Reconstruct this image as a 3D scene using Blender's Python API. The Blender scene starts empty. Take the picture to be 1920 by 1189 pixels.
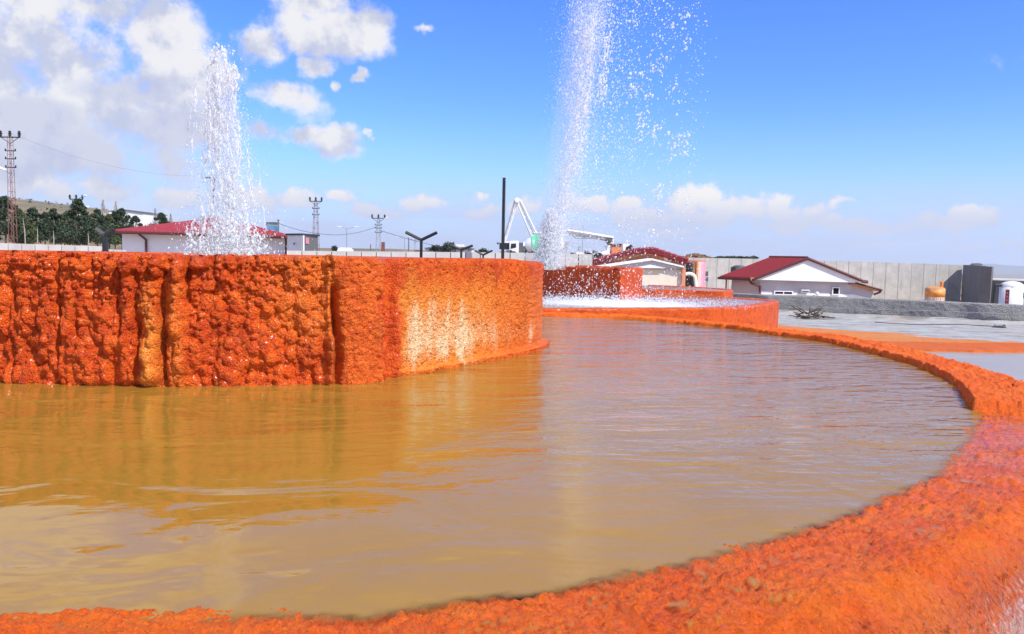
import bpy, math, random
import numpy as np
from mathutils import Vector
random.seed(7); RNG = np.random.default_rng(7)
sc = bpy.context.scene
COL = sc.collection
rad = math.radians

# ------------------------------------------------------------ camera
FOC = 1500.0; CAMZ = 1.6
RHO = rad(1.15); PIT = math.atan(((594.5-477)/1500)*math.cos(RHO))
Fv = np.array([0, math.cos(PIT), -math.sin(PIT)])
r0 = np.array([1.0, 0, 0]); u0 = np.array([0, math.sin(PIT), math.cos(PIT)])
Rv = math.cos(RHO)*r0+math.sin(RHO)*u0; Uv = -math.sin(RHO)*r0+math.cos(RHO)*u0
def pdir(px, py): return Fv+(px-960)/FOC*Rv+(594.5-py)/FOC*Uv
def PZ(px, py, z=0.0):
    v = pdir(px, py); t = (z-CAMZ)/v[2]; return np.array([0, 0, CAMZ])+v*t
def P(px, py, Y):
    v = pdir(px, py); return np.array([0, 0, CAMZ])+v*(Y/v[1])
def proj(p):
    q = np.asarray(p, float)-np.array([0, 0, CAMZ]); d = q@Fv
    return 960+FOC*(q@Rv)/d, 594.5-FOC*(q@Uv)/d
cam = bpy.data.cameras.new('camera'); camo = bpy.data.objects.new('camera', cam); COL.objects.link(camo)
from mathutils import Matrix
M = Matrix(((Rv[0], Uv[0], -Fv[0], 0), (Rv[1], Uv[1], -Fv[1], 0), (Rv[2], Uv[2], -Fv[2], CAMZ), (0, 0, 0, 1)))
camo.matrix_world = M
cam.sensor_width = 36; cam.lens = 36*FOC/1920; cam.clip_start = 0.1; cam.clip_end = 30000
sc.camera = camo

# ------------------------------------------------------------ light, sky
SUN_AZ = rad(50); SUN_EL = rad(47)      # azimuth measured from -Y towards +X
sd = Vector((math.sin(SUN_AZ)*math.cos(SUN_EL), -math.cos(SUN_AZ)*math.cos(SUN_EL), math.sin(SUN_EL)))
sun = bpy.data.lights.new('sun', 'SUN'); sun.energy = 4.7; sun.angle = rad(0.53); sun.color = (1, .965, .9)
suno = bpy.data.objects.new('sun', sun); COL.objects.link(suno)
suno.rotation_euler = sd.to_track_quat('Z', 'Y').to_euler()
sc.view_settings.view_transform = 'Standard'; sc.view_settings.look = 'None'
sc.view_settings.exposure = 0.28; sc.view_settings.gamma = 1.0
sc.view_settings.use_curve_mapping = False

class NT:
    """small helper to write node trees as expressions"""
    def __init__(s, tree): s.t = tree; s.n = tree.nodes; s.l = tree.links
    def new(s, ty, **kw):
        n = s.n.new(ty)
        for k, v in kw.items(): setattr(n, k, v)
        return n
    def put(s, sock, v):
        if isinstance(v, bpy.types.NodeSocket): s.l.new(v, sock)
        elif v is not None: sock.default_value = v
    def math(s, op, a, b=None, c=None, clamp=False):
        n = s.new('ShaderNodeMath', operation=op, use_clamp=clamp)
        s.put(n.inputs[0], a)
        if b is not None: s.put(n.inputs[1], b)
        if c is not None: s.put(n.inputs[2], c)
        return n.outputs[0]
    def vmath(s, op, a, b=None, out=0):
        n = s.new('ShaderNodeVectorMath', operation=op); s.put(n.inputs[0], a)
        if b is not None: s.put(n.inputs[1], b)
        return n.outputs[out]
    def mix(s, f, a, b, bt='MIX'):
        n = s.new('ShaderNodeMix', data_type='RGBA', blend_type=bt); n.clamp_factor = True
        s.put(n.inputs[0], f)
        for i, v in ((6, a), (7, b)):
            if isinstance(v, tuple) and len(v) == 3: v = v+(1,)
            s.put(n.inputs[i], v)
        return n.outputs[2]
    def ramp(s, f, stops, interp='LINEAR'):
        n = s.new('ShaderNodeValToRGB'); s.put(n.inputs[0], f); cr = n.color_ramp; cr.interpolation = interp
        while len(cr.elements) < len(stops): cr.elements.new(.5)
        for e, (p, c) in zip(cr.elements, stops):
            e.position = p
            if not isinstance(c, tuple): c = (c, c, c)
            e.color = c+(1,) if len(c) == 3 else c
        return n.outputs[0]
    def noise(s, vec, scale, detail=4, rough=.55, dist=0, out=0, dim='3D'):
        n = s.new('ShaderNodeTexNoise', noise_dimensions=dim)
        if vec is not None: s.put(n.inputs['Vector'], vec)
        n.inputs['Scale'].default_value = scale; n.inputs['Detail'].default_value = detail
        n.inputs['Roughness'].default_value = rough; n.inputs['Distortion'].default_value = dist
        return n.outputs[out]
    def voro(s, vec, scale, feature='F1', out=0, rnd=1):
        n = s.new('ShaderNodeTexVoronoi', feature=feature)
        if vec is not None: s.put(n.inputs['Vector'], vec)
        n.inputs['Scale'].default_value = scale; n.inputs['Randomness'].default_value = rnd
        return n.outputs[out]
    def mapr(s, v, a, b, c=0., d=1., smooth=False):
        n = s.new('ShaderNodeMapRange'); n.interpolation_type = 'SMOOTHSTEP' if smooth else 'LINEAR'
        for i, x in enumerate((v, a, b, c, d)): s.put(n.inputs[i], x)
        return n.outputs[0]
    def attr(s, name, out=2):
        n = s.new('ShaderNodeAttribute'); n.attribute_name = name; return n.outputs[out]
    def pos(s): return s.new('ShaderNodeNewGeometry').outputs['Position']
    def scalev(s, v, x, y, z): return s.vmath('MULTIPLY', v, (x, y, z))
    def bump(s, h, strength, dist, normal=None):
        n = s.new('ShaderNodeBump'); s.put(n.inputs['Height'], h)
        n.inputs['Strength'].default_value = strength; n.inputs['Distance'].default_value = dist
        if normal is not None: s.put(n.inputs['Normal'], normal)
        return n.outputs[0]

world = bpy.data.worlds.new('World'); sc.world = world; world.use_nodes = True
W = NT(world.node_tree); W.n.clear()
sky = W.new('ShaderNodeTexSky', sky_type='NISHITA', sun_disc=False)
sky.sun_elevation = SUN_EL; sky.sun_rotation = math.pi-SUN_AZ
sky.altitude = 1200; sky.air_density = 1.0; sky.dust_density = .25; sky.ozone_density = 2.5
tc = W.new('ShaderNodeTexCoord').outputs['Generated']
sep = W.new('ShaderNodeSeparateXYZ'); W.put(sep.inputs[0], tc)
az = W.math('ARCTAN2', sep.outputs[0], sep.outputs[1]); el = W.math('ARCSINE', sep.outputs[2])
cmb = W.new('ShaderNodeCombineXYZ'); W.put(cmb.inputs[0], az); W.put(cmb.inputs[1], el)
ae = cmb.outputs[0]
def azel(px, py):
    v = pdir(px, py); return math.atan2(v[0], v[1]), math.asin(v[2]/np.linalg.norm(v))
# warp the angular coordinates a little so that cloud outlines billow
wn = W.noise(tc, 9, 5, .6, out=1)
wn2 = W.noise(tc, 34, 5, .6, out=1)
ae = W.vmath('ADD', ae, W.vmath('MULTIPLY', W.vmath('SUBTRACT', wn2, (.5, .5, .5)), (.030, .024, 0)))
aew = W.vmath('ADD', ae, W.vmath('MULTIPLY', W.vmath('SUBTRACT', wn, (.5, .5, .5)), (.075, .05, 0)))
def blobs(lst):
    """soft union of ellipses (px, py, rx, ry given on the photograph, stored as sky directions)"""
    cur = None
    for (px, py, rx, ry) in lst:
        a, e = azel(px, py)
        v = W.vmath('MULTIPLY', W.vmath('SUBTRACT', aew, (a, e, 0)), (FOC/rx, FOC/ry, 0))
        L = W.math('SUBTRACT', 1.0, W.vmath('LENGTH', v, out=1))
        cur = L if cur is None else W.math('SMOOTH_MAX', cur, L, .12)
    return cur
CL = [(160, 105, 130, 60), (250, 230, 160, 70), (20, 180, 230, 160), (190, 190, 240, 160), (300, 60, 105, 80), (200, 20, 70, 40), (130, 130, 130, 70), (390, 150, 80, 60),
      (340, 240, 130, 70), (100, 290, 200, 60), (480, 85, 45, 42), (560, 60, 70, 45), (575, 5, 60, 30), (640, 70, 80, 38), (705, 55, 45, 35), (575, 120, 40, 26),
      (800, 66, 22, 12), (672, 146, 15, 12), (626, 168, 16, 16), (520, 180, 50, 28), (490, 255, 45, 22), (560, 256, 34, 16),
      (640, 272, 50, 26), (705, 263, 15, 8), (-300, 150, 180, 90), (-150, -200, 200, 70), (2150, 60, 150, 50), (2300, 360, 150, 40),
      (150, -350, 260, 90), (900, -500, 300, 80), (90, 240, 170, 80), (330, 160, 90, 60)]
CH = [(470, 385, 60, 26), (545, 375, 45, 22), (630, 370, 45, 16), (760, 372, 28, 14), (790, 374, 40, 16), (888, 369, 20, 9), (900, 392, 45, 16),
      (975, 385, 40, 20), (1100, 385, 70, 22), (1175, 380, 30, 16), (1290, 382, 45, 28), (1325, 372, 45, 30), (1370, 388, 75, 28), (1440, 378, 38, 28), (1330, 410, 90, 24), (1480, 415, 90, 20), (1600, 420, 90, 16), (1200, 410, 90, 22),
      (1465, 395, 40, 26), (1520, 398, 50, 20), (1575, 387, 22, 13), (1810, 388, 46, 14), (1790, 408, 90, 24), (1850, 400, 28, 18),
      (1260, 440, 90, 10), (1640, 452, 40, 8), (1820, 462, 40, 8), (1905, 460, 30, 6), (340, 375, 50, 22), (60, 345, 120, 22), (200, 350, 70, 18), (700, 395, 60, 15)]
fb = W.noise(tc, 14, 9, .60)
fb2 = W.noise(W.vmath('ADD', tc, (.012, -.01, .022)), 14, 9, .60)
rel = W.math('SUBTRACT', fb, fb2)
fine = W.noise(tc, 38, 8, .62)
big = W.math('ADD', blobs(CL), W.math('MULTIPLY_ADD', fb, 3.2, -1.44))
low = W.math('ADD', blobs(CH), W.math('MULTIPLY_ADD', fine, 1.7, -.80))
# open-sky cumulus outside the frame, cover raised to whiten the fill light, fading out over the part of the sky in view
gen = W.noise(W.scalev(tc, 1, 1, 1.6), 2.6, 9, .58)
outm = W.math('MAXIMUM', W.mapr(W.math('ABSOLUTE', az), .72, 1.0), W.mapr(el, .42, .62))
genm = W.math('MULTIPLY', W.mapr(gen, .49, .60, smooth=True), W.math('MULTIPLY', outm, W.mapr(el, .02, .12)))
aB = W.mapr(big, -.05, .75, smooth=True); aL = W.mapr(low, .0, .55, smooth=True)
# nishita tint
skyc = W.new('ShaderNodeHueSaturation'); skyc.inputs['Saturation'].default_value = 1.20; skyc.inputs['Value'].default_value = 1.0
W.put(skyc.inputs['Color'], sky.outputs[0])
base = W.mix(1.0, skyc.outputs[0], (.90, 1.22, 1.95), 'MULTIPLY')
base = W.mix(W.mapr(el, .20, -.0, 0, .55, smooth=True), base, (4.0, 5.9, 9.0))
# lavender veil near the horizon, streaked
st = W.noise(W.scalev(tc, 1, 1, 5), 7, 6, .6)
veil = W.math('MULTIPLY', W.mapr(el, .115, .03, smooth=True), W.mapr(st, .28, .62, .35, .95))
base = W.mix(veil, base, (4.7, 5.5, 7.6))
lit = W.mapr(W.math('ADD', rel, W.math('MULTIPLY', W.math('SUBTRACT', .9, big), .05)), -.12, .07, 0, 1, smooth=True)
gb = blobs([(150, 300, 330, 75), (330, 250, 150, 60), (60, 215, 110, 40), (230, 160, 90, 30), (420, 230, 60, 50), (620, 285, 60, 12), (1100, 400, 120, 20), (590, 95, 60, 16)])
greyf = W.mapr(W.math('ADD', gb, W.math('MULTIPLY_ADD', fb, 1.0, -.5)), -.15, .55, smooth=True)
ccol = W.mix(lit, (4.9, 5.2, 6.4), (7.6, 7.5, 7.5))
ccol = W.mix(W.math('MULTIPLY', greyf, .62), ccol, (4.4, 4.7, 6.2))
lcol = W.mix(W.mapr(W.math('ADD', low, W.math('MULTIPLY', rel, 2.5)), .0, .7), (6.2, 6.5, 7.6), (8.3, 8.0, 7.6))
lcol = W.mix(W.mapr(el, .075, .045, 0, .75), lcol, (4.7, 5.2, 6.9))
c = W.mix(aL, base, lcol)
c = W.mix(W.math('MULTIPLY', aB, .97), c, ccol)
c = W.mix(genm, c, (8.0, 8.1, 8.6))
c = W.mix(W.mapr(el, 0, -.03), c, (2.0, 1.8, 1.5))
bg = W.new('ShaderNodeBackground'); W.put(bg.inputs[0], c); bg.inputs[1].default_value = .1
wo = W.new('ShaderNodeOutputWorld'); W.l.new(bg.outputs[0], wo.inputs[0])

# ------------------------------------------------------------ numpy noise
def _h(ix, iy, s):
    n = (ix.astype(np.int64)*374761393+iy.astype(np.int64)*668265263+s*974634777) & 0xFFFFFFFF
    n = ((n ^ (n >> 13))*1274126177) & 0xFFFFFFFF
    n = (n ^ (n >> 16))
    n = (n*2246822519) & 0xFFFFFFFF
    return ((n ^ (n >> 15)) & 0xFFFFFF)/float(0xFFFFFF)
def vn(x, y, s=0):
    ix = np.floor(x); iy = np.floor(y); fx = x-ix; fy = y-iy
    fx = fx*fx*(3-2*fx); fy = fy*fy*(3-2*fy)
    a = _h(ix, iy, s); b = _h(ix+1, iy, s); c_ = _h(ix, iy+1, s); d = _h(ix+1, iy+1, s)
    return (a*(1-fx)+b*fx)*(1-fy)+(c_*(1-fx)+d*fx)*fy
def fbm(x, y, s=0, o=4, g=.5):
    r = 0; a = 1; t = 0
    for i in range(o):
        r = r+a*vn(x*2**i, y*2**i, s+i*17); t += a; a *= g
    return r/t
def caps(x, y, s, rmin=.4, rmax=.85, stretch=1.0):
    """height of overlapping rounded lumps, one per lattice cell"""
    ix = np.floor(x); iy = np.floor(y); best = np.zeros_like(x)
    for dx in (-1, 0, 1):
        for dy in (-1, 0, 1):
            cx = ix+dx; cy = iy+dy
            px = cx+.15+.7*_h(cx, cy, s); py = cy+.15+.7*_h(cx, cy, s+1)
            r = rmin+(rmax-rmin)*_h(cx, cy, s+2)
            st_ = 1+(stretch-1)*_h(cx, cy, s+3)
            d2 = (x-px)**2+((y-py)/st_)**2
            best = np.maximum(best, np.sqrt(np.maximum(0, r*r-d2)))
    return best
def sst(a, b, x):
    t = np.clip((x-a)/(b-a), 0, 1); return t*t*(3-2*t)

# ------------------------------------------------------------ object helpers
def tag(o, label=None, cat=None, group=None, kind=None):
    if label: o['label'] = label
    if cat: o['category'] = cat
    if group: o['group'] = group
    if kind: o['kind'] = kind
    return o
def thing(name, label, cat, loc=(0, 0, 0), rz=0, group=None):
    o = bpy.data.objects.new(name, None); COL.objects.link(o); o.location = tuple(float(v) for v in loc); o.rotation_euler = (0, 0, rz)
    o.empty_display_size = .2
    return tag(o, label, cat, group)
def link(name, me, mat, parent=None, smooth=False):
    if mat is not None: me.materials.append(mat)
    o = bpy.data.objects.new(name, me); COL.objects.link(o)
    if parent is not None: o.parent = parent
    if smooth: me.polygons.foreach_set('use_smooth', [True]*len(me.polygons))
    return o
def npmesh(name, V, F, attrs=None):
    """V (n,3), F (m,k) arrays"""
    me = bpy.data.meshes.new(name); V = np.ascontiguousarray(V, np.float32); F = np.ascontiguousarray(F, np.int32)
    m, k = F.shape
    me.vertices.add(len(V)); me.vertices.foreach_set('co', V.ravel())
    me.loops.add(m*k); me.loops.foreach_set('vertex_index', F.ravel())
    me.polygons.add(m); me.polygons.foreach_set('loop_start', np.arange(m, dtype=np.int32)*k)
    me.update(calc_edges=True)
    for n_, a in (attrs or {}).items():
        at = me.attributes.new(n_, 'FLOAT', 'POINT'); at.data.foreach_set('value', np.ascontiguousarray(a, np.float32).ravel())
    return me
def gridfaces(n, m, closed=False):
    i = np.arange(n if closed else n-1)[:, None]; j = np.arange(m-1)[None, :]; i2 = (i+1) % n
    return np.stack([i*m+j, i2*m+j, i2*m+j+1, i*m+j+1], -1).reshape(-1, 4)

class MB:
    """collects simple solids (world coordinates) into ONE mesh"""
    def __init__(s): s.v = []; s.f = []
    def add(s, vs, fs):
        b = len(s.v); s.v += [tuple(float(c) for c in v) for v in vs]; s.f += [tuple(b+i for i in f) for f in fs]; return s
    def box(s, x0, x1, y0, y1, z0, z1):
        return s.add([(x, y, z) for z in (z0, z1) for (x, y) in ((x0, y0), (x1, y0), (x1, y1), (x0, y1))],
                     [(3, 2, 1, 0), (4, 5, 6, 7), (0, 1, 5, 4), (1, 2, 6, 5), (2, 3, 7, 6), (3, 0, 4, 7)])
    def pbox(s, px0, py0, px1, py1, Y, dep=1.0):
        cx = (px0+px1)/2; cy = (py0+py1)/2
        return s.box(P(px0, cy, Y)[0], P(px1, cy, Y)[0], Y, Y+dep, P(cx, py1, Y)[2], P(cx, py0, Y)[2])
    def prism(s, poly, off):
        n = len(poly); off = np.array(off); vs = [np.array(p, float) for p in poly]; vs = vs+[p+off for p in vs]
        return s.add(vs, [tuple(range(n)), tuple(range(2*n-1, n-1, -1))]+[(i, i+n, (i+1) % n+n, (i+1) % n) for i in range(n)])
    def pprism(s, pts, Y, dep): return s.prism([P(a, b, Y) for a, b in pts], (0, dep, 0))
    def tube(s, p, q, r0, r1=None, n=6, cap=True):
        r1 = r0 if r1 is None else r1
        p = Vector([float(c) for c in p]); q = Vector([float(c) for c in q]); d = (q-p).normalized(); a = d.orthogonal().normalized(); b = d.cross(a)
        vs = []
        for c_, r in ((p, r0), (q, r1)):
            for i in range(n):
                t = 2*math.pi*(i+.5)/n; vs.append(c_+a*math.cos(t)*r+b*math.sin(t)*r)
        fs = [(i, (i+1) % n, n+(i+1) % n, n+i) for i in range(n)]
        if cap: fs += [tuple(range(n-1, -1, -1)), tuple(range(n, 2*n))]
        return s.add(vs, fs)
    def path(s, pts, r, n=6):
        for a, b in zip(pts[:-1], pts[1:]): s.tube(a, b, r, r, n)
        return s
    def lathe(s, c_, prof, n=24, axis=None):
        """prof = [(radius, z)], around vertical axis at c_ (x, y, z)"""
        vs = []
        for r, z in prof:
            for i in range(n):
                t = 2*math.pi*i/n; vs.append((c_[0]+r*math.cos(t), c_[1]+r*math.sin(t), c_[2]+z))
        m = len(prof); fs = [(j*n+i, j*n+(i+1) % n, (j+1)*n+(i+1) % n, (j+1)*n+i) for j in range(m-1) for i in range(n)]
        fs += [tuple(range(n-1, -1, -1)), tuple(range((m-1)*n, m*n))]
        return s.add(vs, fs)
    def build(s, name, mat, parent=None, smooth=False, bevel=0):
        me = bpy.data.meshes.new(name); off = Vector((0, 0, 0))
        if parent is not None:
            off = Vector(parent.location); q = parent.parent
            while q is not None: off = off+Vector(q.location); q = q.parent
        me.from_pydata([(v[0]-off.x, v[1]-off.y, v[2]-off.z) for v in s.v], [], s.f); me.update()
        o = link(name, me, mat, parent)
        if smooth:
            me.polygons.foreach_set('use_smooth', [len(p.vertices) == 4 for p in me.polygons])
        if bevel:
            b = o.modifiers.new('bevel', 'BEVEL'); b.width = bevel; b.segments = 2
        return o

# ------------------------------------------------------------ materials
def mat(name):
    m = bpy.data.materials.new(name); m.use_nodes = True; t = NT(m.node_tree); t.n.clear()
    o = t.new('ShaderNodeOutputMaterial'); return m, t, o
def princ(t, o, color, rough=.6, normal=None, metal=0, coat=None, coatr=.1, spec=.5):
    b = t.new('ShaderNodeBsdfPrincipled')
    if isinstance(color, tuple): color = color+(1,)
    t.put(b.inputs['Base Color'], color); t.put(b.inputs['Roughness'], rough); t.put(b.inputs['Metallic'], metal)
    t.put(b.inputs['Specular IOR Level'], spec)
    if normal is not None: t.put(b.inputs['Normal'], normal)
    if coat is not None: t.put(b.inputs['Coat Weight'], coat); t.put(b.inputs['Coat Roughness'], coatr)
    t.l.new(b.outputs[0], o.inputs[0]); return b
def plain(name, col, rough=.6, var=.18, scale=3.0, bump=0.0, metal=0, dirt=0.0):
    m, t, o = mat(name); p = t.pos()
    n = t.noise(p, scale, 6, .6)
    a = tuple(c_*(1-var) for c_ in col); b = tuple(min(1, c_*(1+var)) for c_ in col)
    cc = t.mix(t.mapr(n, .3, .7), a, b)
    if dirt:
        sn = t.noise(t.scalev(p, 2.2, 2.2, .35), 1.3, 6, .65)
        cc = t.mix(t.mapr(sn, .5, .75, 0, dirt), cc, tuple(c_*.45 for c_ in col))
    nm = t.bump(t.noise(p, scale*7, 5, .6), bump, .02) if bump else None
    princ(t, o, cc, rough, nm, metal); return m

def travertine(name, mode='wall'):
    m, t, o = mat(name); p = t.pos()
    n1 = t.noise(p, 1.7, 6, .6); n2 = t.noise(p, 9, 6, .65); n3 = t.noise(p, 60, 4, .6)
    c_ = t.ramp(n1, [(.28, (.46, .036, .002)), (.48, (.66, .066, .003)), (.68, (.80, .105, .005))])
    c_ = t.mix(t.mapr(n2, .45, .75, 0, .65), c_, (.86, .19, .014))
    c_ = t.mix(t.mapr(n2, .46, .28, 0, .7), c_, (.34, .030, .004))
    oc = t.attr('ochre'); pal = t.attr('pale')
    gr = t.noise(p, 34, 5, .7)
    if mode == 'land':
        c_ = t.mix(.6, c_, (.88, .21, .022))
        c_ = t.mix(t.math('MULTIPLY', oc, t.mapr(t.noise(p, .9, 6, .65), .3, .65, .45, 1)), c_, (.88, .40, .12))
        grey = t.mix(t.mapr(t.noise(p, 1.3, 7, .65), .3, .7), (.42, .405, .38), (.70, .68, .64)); pud = t.noise(t.scalev(p, .45, 1.3, 1), .9, 5, .6); grey = t.mix(t.mapr(pud, .54, .60, 0, .55), grey, (.27, .255, .23)); grey = t.mix(t.mapr(t.noise(p, 7, 5, .7), .62, .70, 0, .6), grey, (.30, .27, .23)); grey = t.mix(t.mapr(t.noise(p, .7, 6, .7), .56, .72, 0, .6), grey, (.62, .34, .16))
        c_ = t.mix(t.mapr(t.math('ADD', pal, t.math('MULTIPLY_ADD', t.noise(p, 1.8, 7, .7), .5, -.25)), .35, .65), c_, grey)
        rough = t.mapr(n2, .3, .7, .45, .75)
    else:
        f = t.mapr(t.math('ADD', oc, t.math('MULTIPLY_ADD', gr, 1.1, -.55)), .15, .75)
        c_ = t.mix(t.math('MULTIPLY', f, .85), c_, (.92, .31, .035))
        f2 = t.mapr(t.math('ADD', pal, t.math('MULTIPLY_ADD', t.noise(t.scalev(p, 1, 1, .5), 42, 4, .75), 1.3, -.65)), .35, .8)
        c_ = t.mix(t.math('MULTIPLY', f2, .9), c_, (.90, .64, .36))
        rough = t.mapr(n2, .3, .7, .18, .42)
    wet = t.attr('wet')
    v = t.voro(p, 95, 'F1')
    hh = t.math('ADD', t.math('MULTIPLY', gr, 1.0), t.math('MULTIPLY', v, -.6))
    hh = t.math('ADD', hh, t.math('MULTIPLY', t.voro(p, 42, 'F1'), -1.0)); nm = t.bump(hh, 1.0, .023 if mode != 'land' else .03)
    nm = t.bump(n3, .4, .006, nm)
    rough = t.math('ADD', rough, t.mapr(wet, 0, .8, .34, 0)); b = princ(t, o, c_, rough, nm, 0, t.math('MULTIPLY', wet, .22), .14, .28)
    return m
M_TRAV = travertine('orange travertine'); M_LAND = travertine('stained terrace ground', 'land')

def rim_mat():
    """near overflow rim: crumbly orange crust, water running over its outer face"""
    m, t, o = mat('wet overflow crust'); p = t.pos()
    fl = t.attr('fx'); fy = t.attr('fy')     # fx runs along the rim, fy down the flow
    cv = t.new('ShaderNodeCombineXYZ'); t.put(cv.inputs[0], fl); t.put(cv.inputs[1], fy); cv = cv.outputs[0]
    n1 = t.noise(p, 1.9, 6, .6); n2 = t.noise(p, 13, 8, .70, .3); n3 = t.noise(p, 46, 6, .75, .4)
    strand = t.noise(t.scalev(cv, 36, 12, 0), 1, 7, .68, .9)
    c_ = t.ramp(n1, [(.3, (.80, .095, .005)), (.5, (.90, .135, .007)), (.7, (.95, .20, .014))])
    c_ = t.mix(t.mapr(n3, .50, .72, 0, .7), c_, (.92, .25, .022))
    c_ = t.mix(t.mapr(strand, .54, .70, 0, .45), c_, (.93, .24, .02))
    ff = t.attr('fall')
    c_ = t.mix(t.mapr(n2, .42, .31, 0, .8), c_, (.34, .030, .003))
    c_ = t.mix(t.mapr(n3, .415, .33, 0, .75), c_, (.22, .022, .004))  # crevice shade put into the colour: hollows of the bump noise darkened
    pt = t.noise(t.scalev(cv, 58, 34, 0), 1, 5, .75, .6)
    c_ = t.mix(t.math('MULTIPLY', t.mapr(pt, .47, .38), t.math('MULTIPLY', ff, .85)), c_, (.22, .022, .003))
    c_ = t.mix(t.math('MULTIPLY', t.mapr(pt, .56, .68), t.math('MULTIPLY', ff, .7)), c_, (.92, .36, .05))
    foam = t.attr('foam')
    fo = t.mapr(t.math('ADD', foam, t.math('MULTIPLY_ADD', t.noise(t.scalev(cv, 34, 17, 0), 1, 8, .8), 2.4, -1.2)), .45, .72)
    c_ = t.mix(t.math('MULTIPLY', fo, .8), c_, (.84, .62, .58))
    wet = t.attr('wet')
    hh = t.math('ADD', t.math('MULTIPLY', strand, .5), t.math('MULTIPLY', n2, 1.6))
    hh = t.math('ADD', hh, t.math('MULTIPLY', n3, 1.1))
    hh = t.math('ADD', hh, t.math('MULTIPLY', t.math('MULTIPLY', pt, ff), 1.6))
    nm = t.bump(hh, 1.0, .026)
    b = princ(t, o, c_, t.mapr(wet, 0, 1, .7, .38), nm, 0, t.math('MULTIPLY', t.math('MULTIPLY', wet, ff), .55), .12, .3)
    cn = t.bump(pt, .8, .03)
    t.put(b.inputs['Coat Normal'], cn)
    return m
M_RIM = rim_mat()

def water_mat(name, deep, chop=1.0):
    m, t, o = mat(name); p = t.pos()
    g = t.attr('gloss'); a = t.attr('murk'); ch = t.attr('chop')
    q = t.new('ShaderNodeMapping'); t.put(q.inputs['Vector'], p); q.inputs['Rotation'].default_value = (0, 0, rad(-9))
    pv = q.outputs[0]
    w1 = t.noise(t.scalev(pv, .7, 1.9, 1), 1.0, 3, .5, .6)
    w2 = t.noise(t.scalev(pv, 2.7, 6.2, 1), 1.0, 4, .55, .5)
    w3 = t.noise(t.scalev(pv, 8, 16, 1), 1.0, 3, .5)
    calm = t.noise(t.scalev(p, .55, .9, 1), 1.0, 3, .45, .8)
    h = t.math('ADD', t.math('MULTIPLY', w1, .062), t.math('MULTIPLY', w2, .024))
    h = t.math('ADD', h, t.math('MULTIPLY', w3, .003))
    h = t.math('MULTIPLY', h, ch)
    h = t.math('ADD', h, t.math('MULTIPLY', calm, .042))
    h = t.math('ADD', h, t.math('MULTIPLY', t.noise(p, 3.5, 2, .4), .0035))
    nm = t.bump(h, 1.0, chop)
    # suspended mud: slow drifting variation of the ochre
    dn = t.noise(p, .28, 5, .55)
    dc = t.mix(t.mapr(dn, .3, .7), deep, tuple(min(1, c_*1.18) for c_ in deep))
    df = t.new('ShaderNodeBsdfDiffuse'); t.put(df.inputs[0], dc); t.put(df.inputs['Normal'], nm)
    tr = t.new('ShaderNodeBsdfTransparent')
    mx = t.new('ShaderNodeMixShader'); t.put(mx.inputs[0], a); t.l.new(tr.outputs[0], mx.inputs[1]); t.l.new(df.outputs[0], mx.inputs[2])
    gl = t.new('ShaderNodeBsdfGlossy'); gl.inputs['Roughness'].default_value = .035; t.put(gl.inputs['Normal'], nm)
    # Schlick reflectance, the same from above and below the sheet
    inc = t.new('ShaderNodeNewGeometry').outputs['Incoming']
    cs = t.math('ABSOLUTE', t.vmath('DOT_PRODUCT', inc, nm, out=1))
    fr = t.math('MULTIPLY_ADD', t.math('POWER', t.math('SUBTRACT', 1.0, cs, clamp=True), 4.5), .95, .04)
    fx = t.new('ShaderNodeMixShader'); t.put(fx.inputs[0], t.math('MULTIPLY', fr, g))
    t.l.new(mx.outputs[0], fx.inputs[1]); t.l.new(gl.outputs[0], fx.inputs[2])
    # foam
    fo = t.attr('foam')
    fm = t.mapr(t.math('ADD', fo, t.math('MULTIPLY_ADD', t.noise(t.scalev(p, 1.5, 3, 1), 2.2, 8, .75), 1.6, -.8)), .35, .8)
    fd = t.new('ShaderNodeBsdfDiffuse'); fd.inputs[0].default_value = (.85, .86, .88, 1)
    f2 = t.new('ShaderNodeMixShader'); t.put(f2.inputs[0], fm); t.l.new(fx.outputs[0], f2.inputs[1]); t.l.new(fd.outputs[0], f2.inputs[2])
    t.l.new(f2.outputs[0], o.inputs[0]); return m
M_WATER = water_mat('muddy mineral water', (.32, .170, .024))
M_WATER2 = water_mat('shallow grey mineral water', (.33, .265, .215), .5)

def drop_mat():
    m, t, o = mat('spray drops')
    b = t.new('ShaderNodeBsdfPrincipled'); b.inputs['Base Color'].default_value = (.96, .98, 1.0, 1)
    b.inputs['Roughness'].default_value = .12; b.inputs['IOR'].default_value = 1.33
    tl = t.new('ShaderNodeBsdfTranslucent'); tl.inputs[0].default_value = (.96, .98, 1.0, 1)
    tr = t.new('ShaderNodeBsdfTransparent')
    a = t.new('ShaderNodeMixShader'); a.inputs[0].default_value = .55; t.l.new(b.outputs[0], a.inputs[1]); t.l.new(tl.outputs[0], a.inputs[2])
    c_ = t.new('ShaderNodeMixShader'); c_.inputs[0].default_value = .26; t.l.new(a.outputs[0], c_.inputs[1]); t.l.new(tr.outputs[0], c_.inputs[2])
    t.l.new(c_.outputs[0], o.inputs[0]); return m
M_DROP = drop_mat()
M_MIST = drop_mat(); M_MIST.name = 'fine spray'; [setattr(n_.inputs[0], 'default_value', .5) for n_ in M_MIST.node_tree.nodes if n_.type == 'MIX_SHADER' and abs(n_.inputs[0].default_value-.26) < .01]

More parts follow.
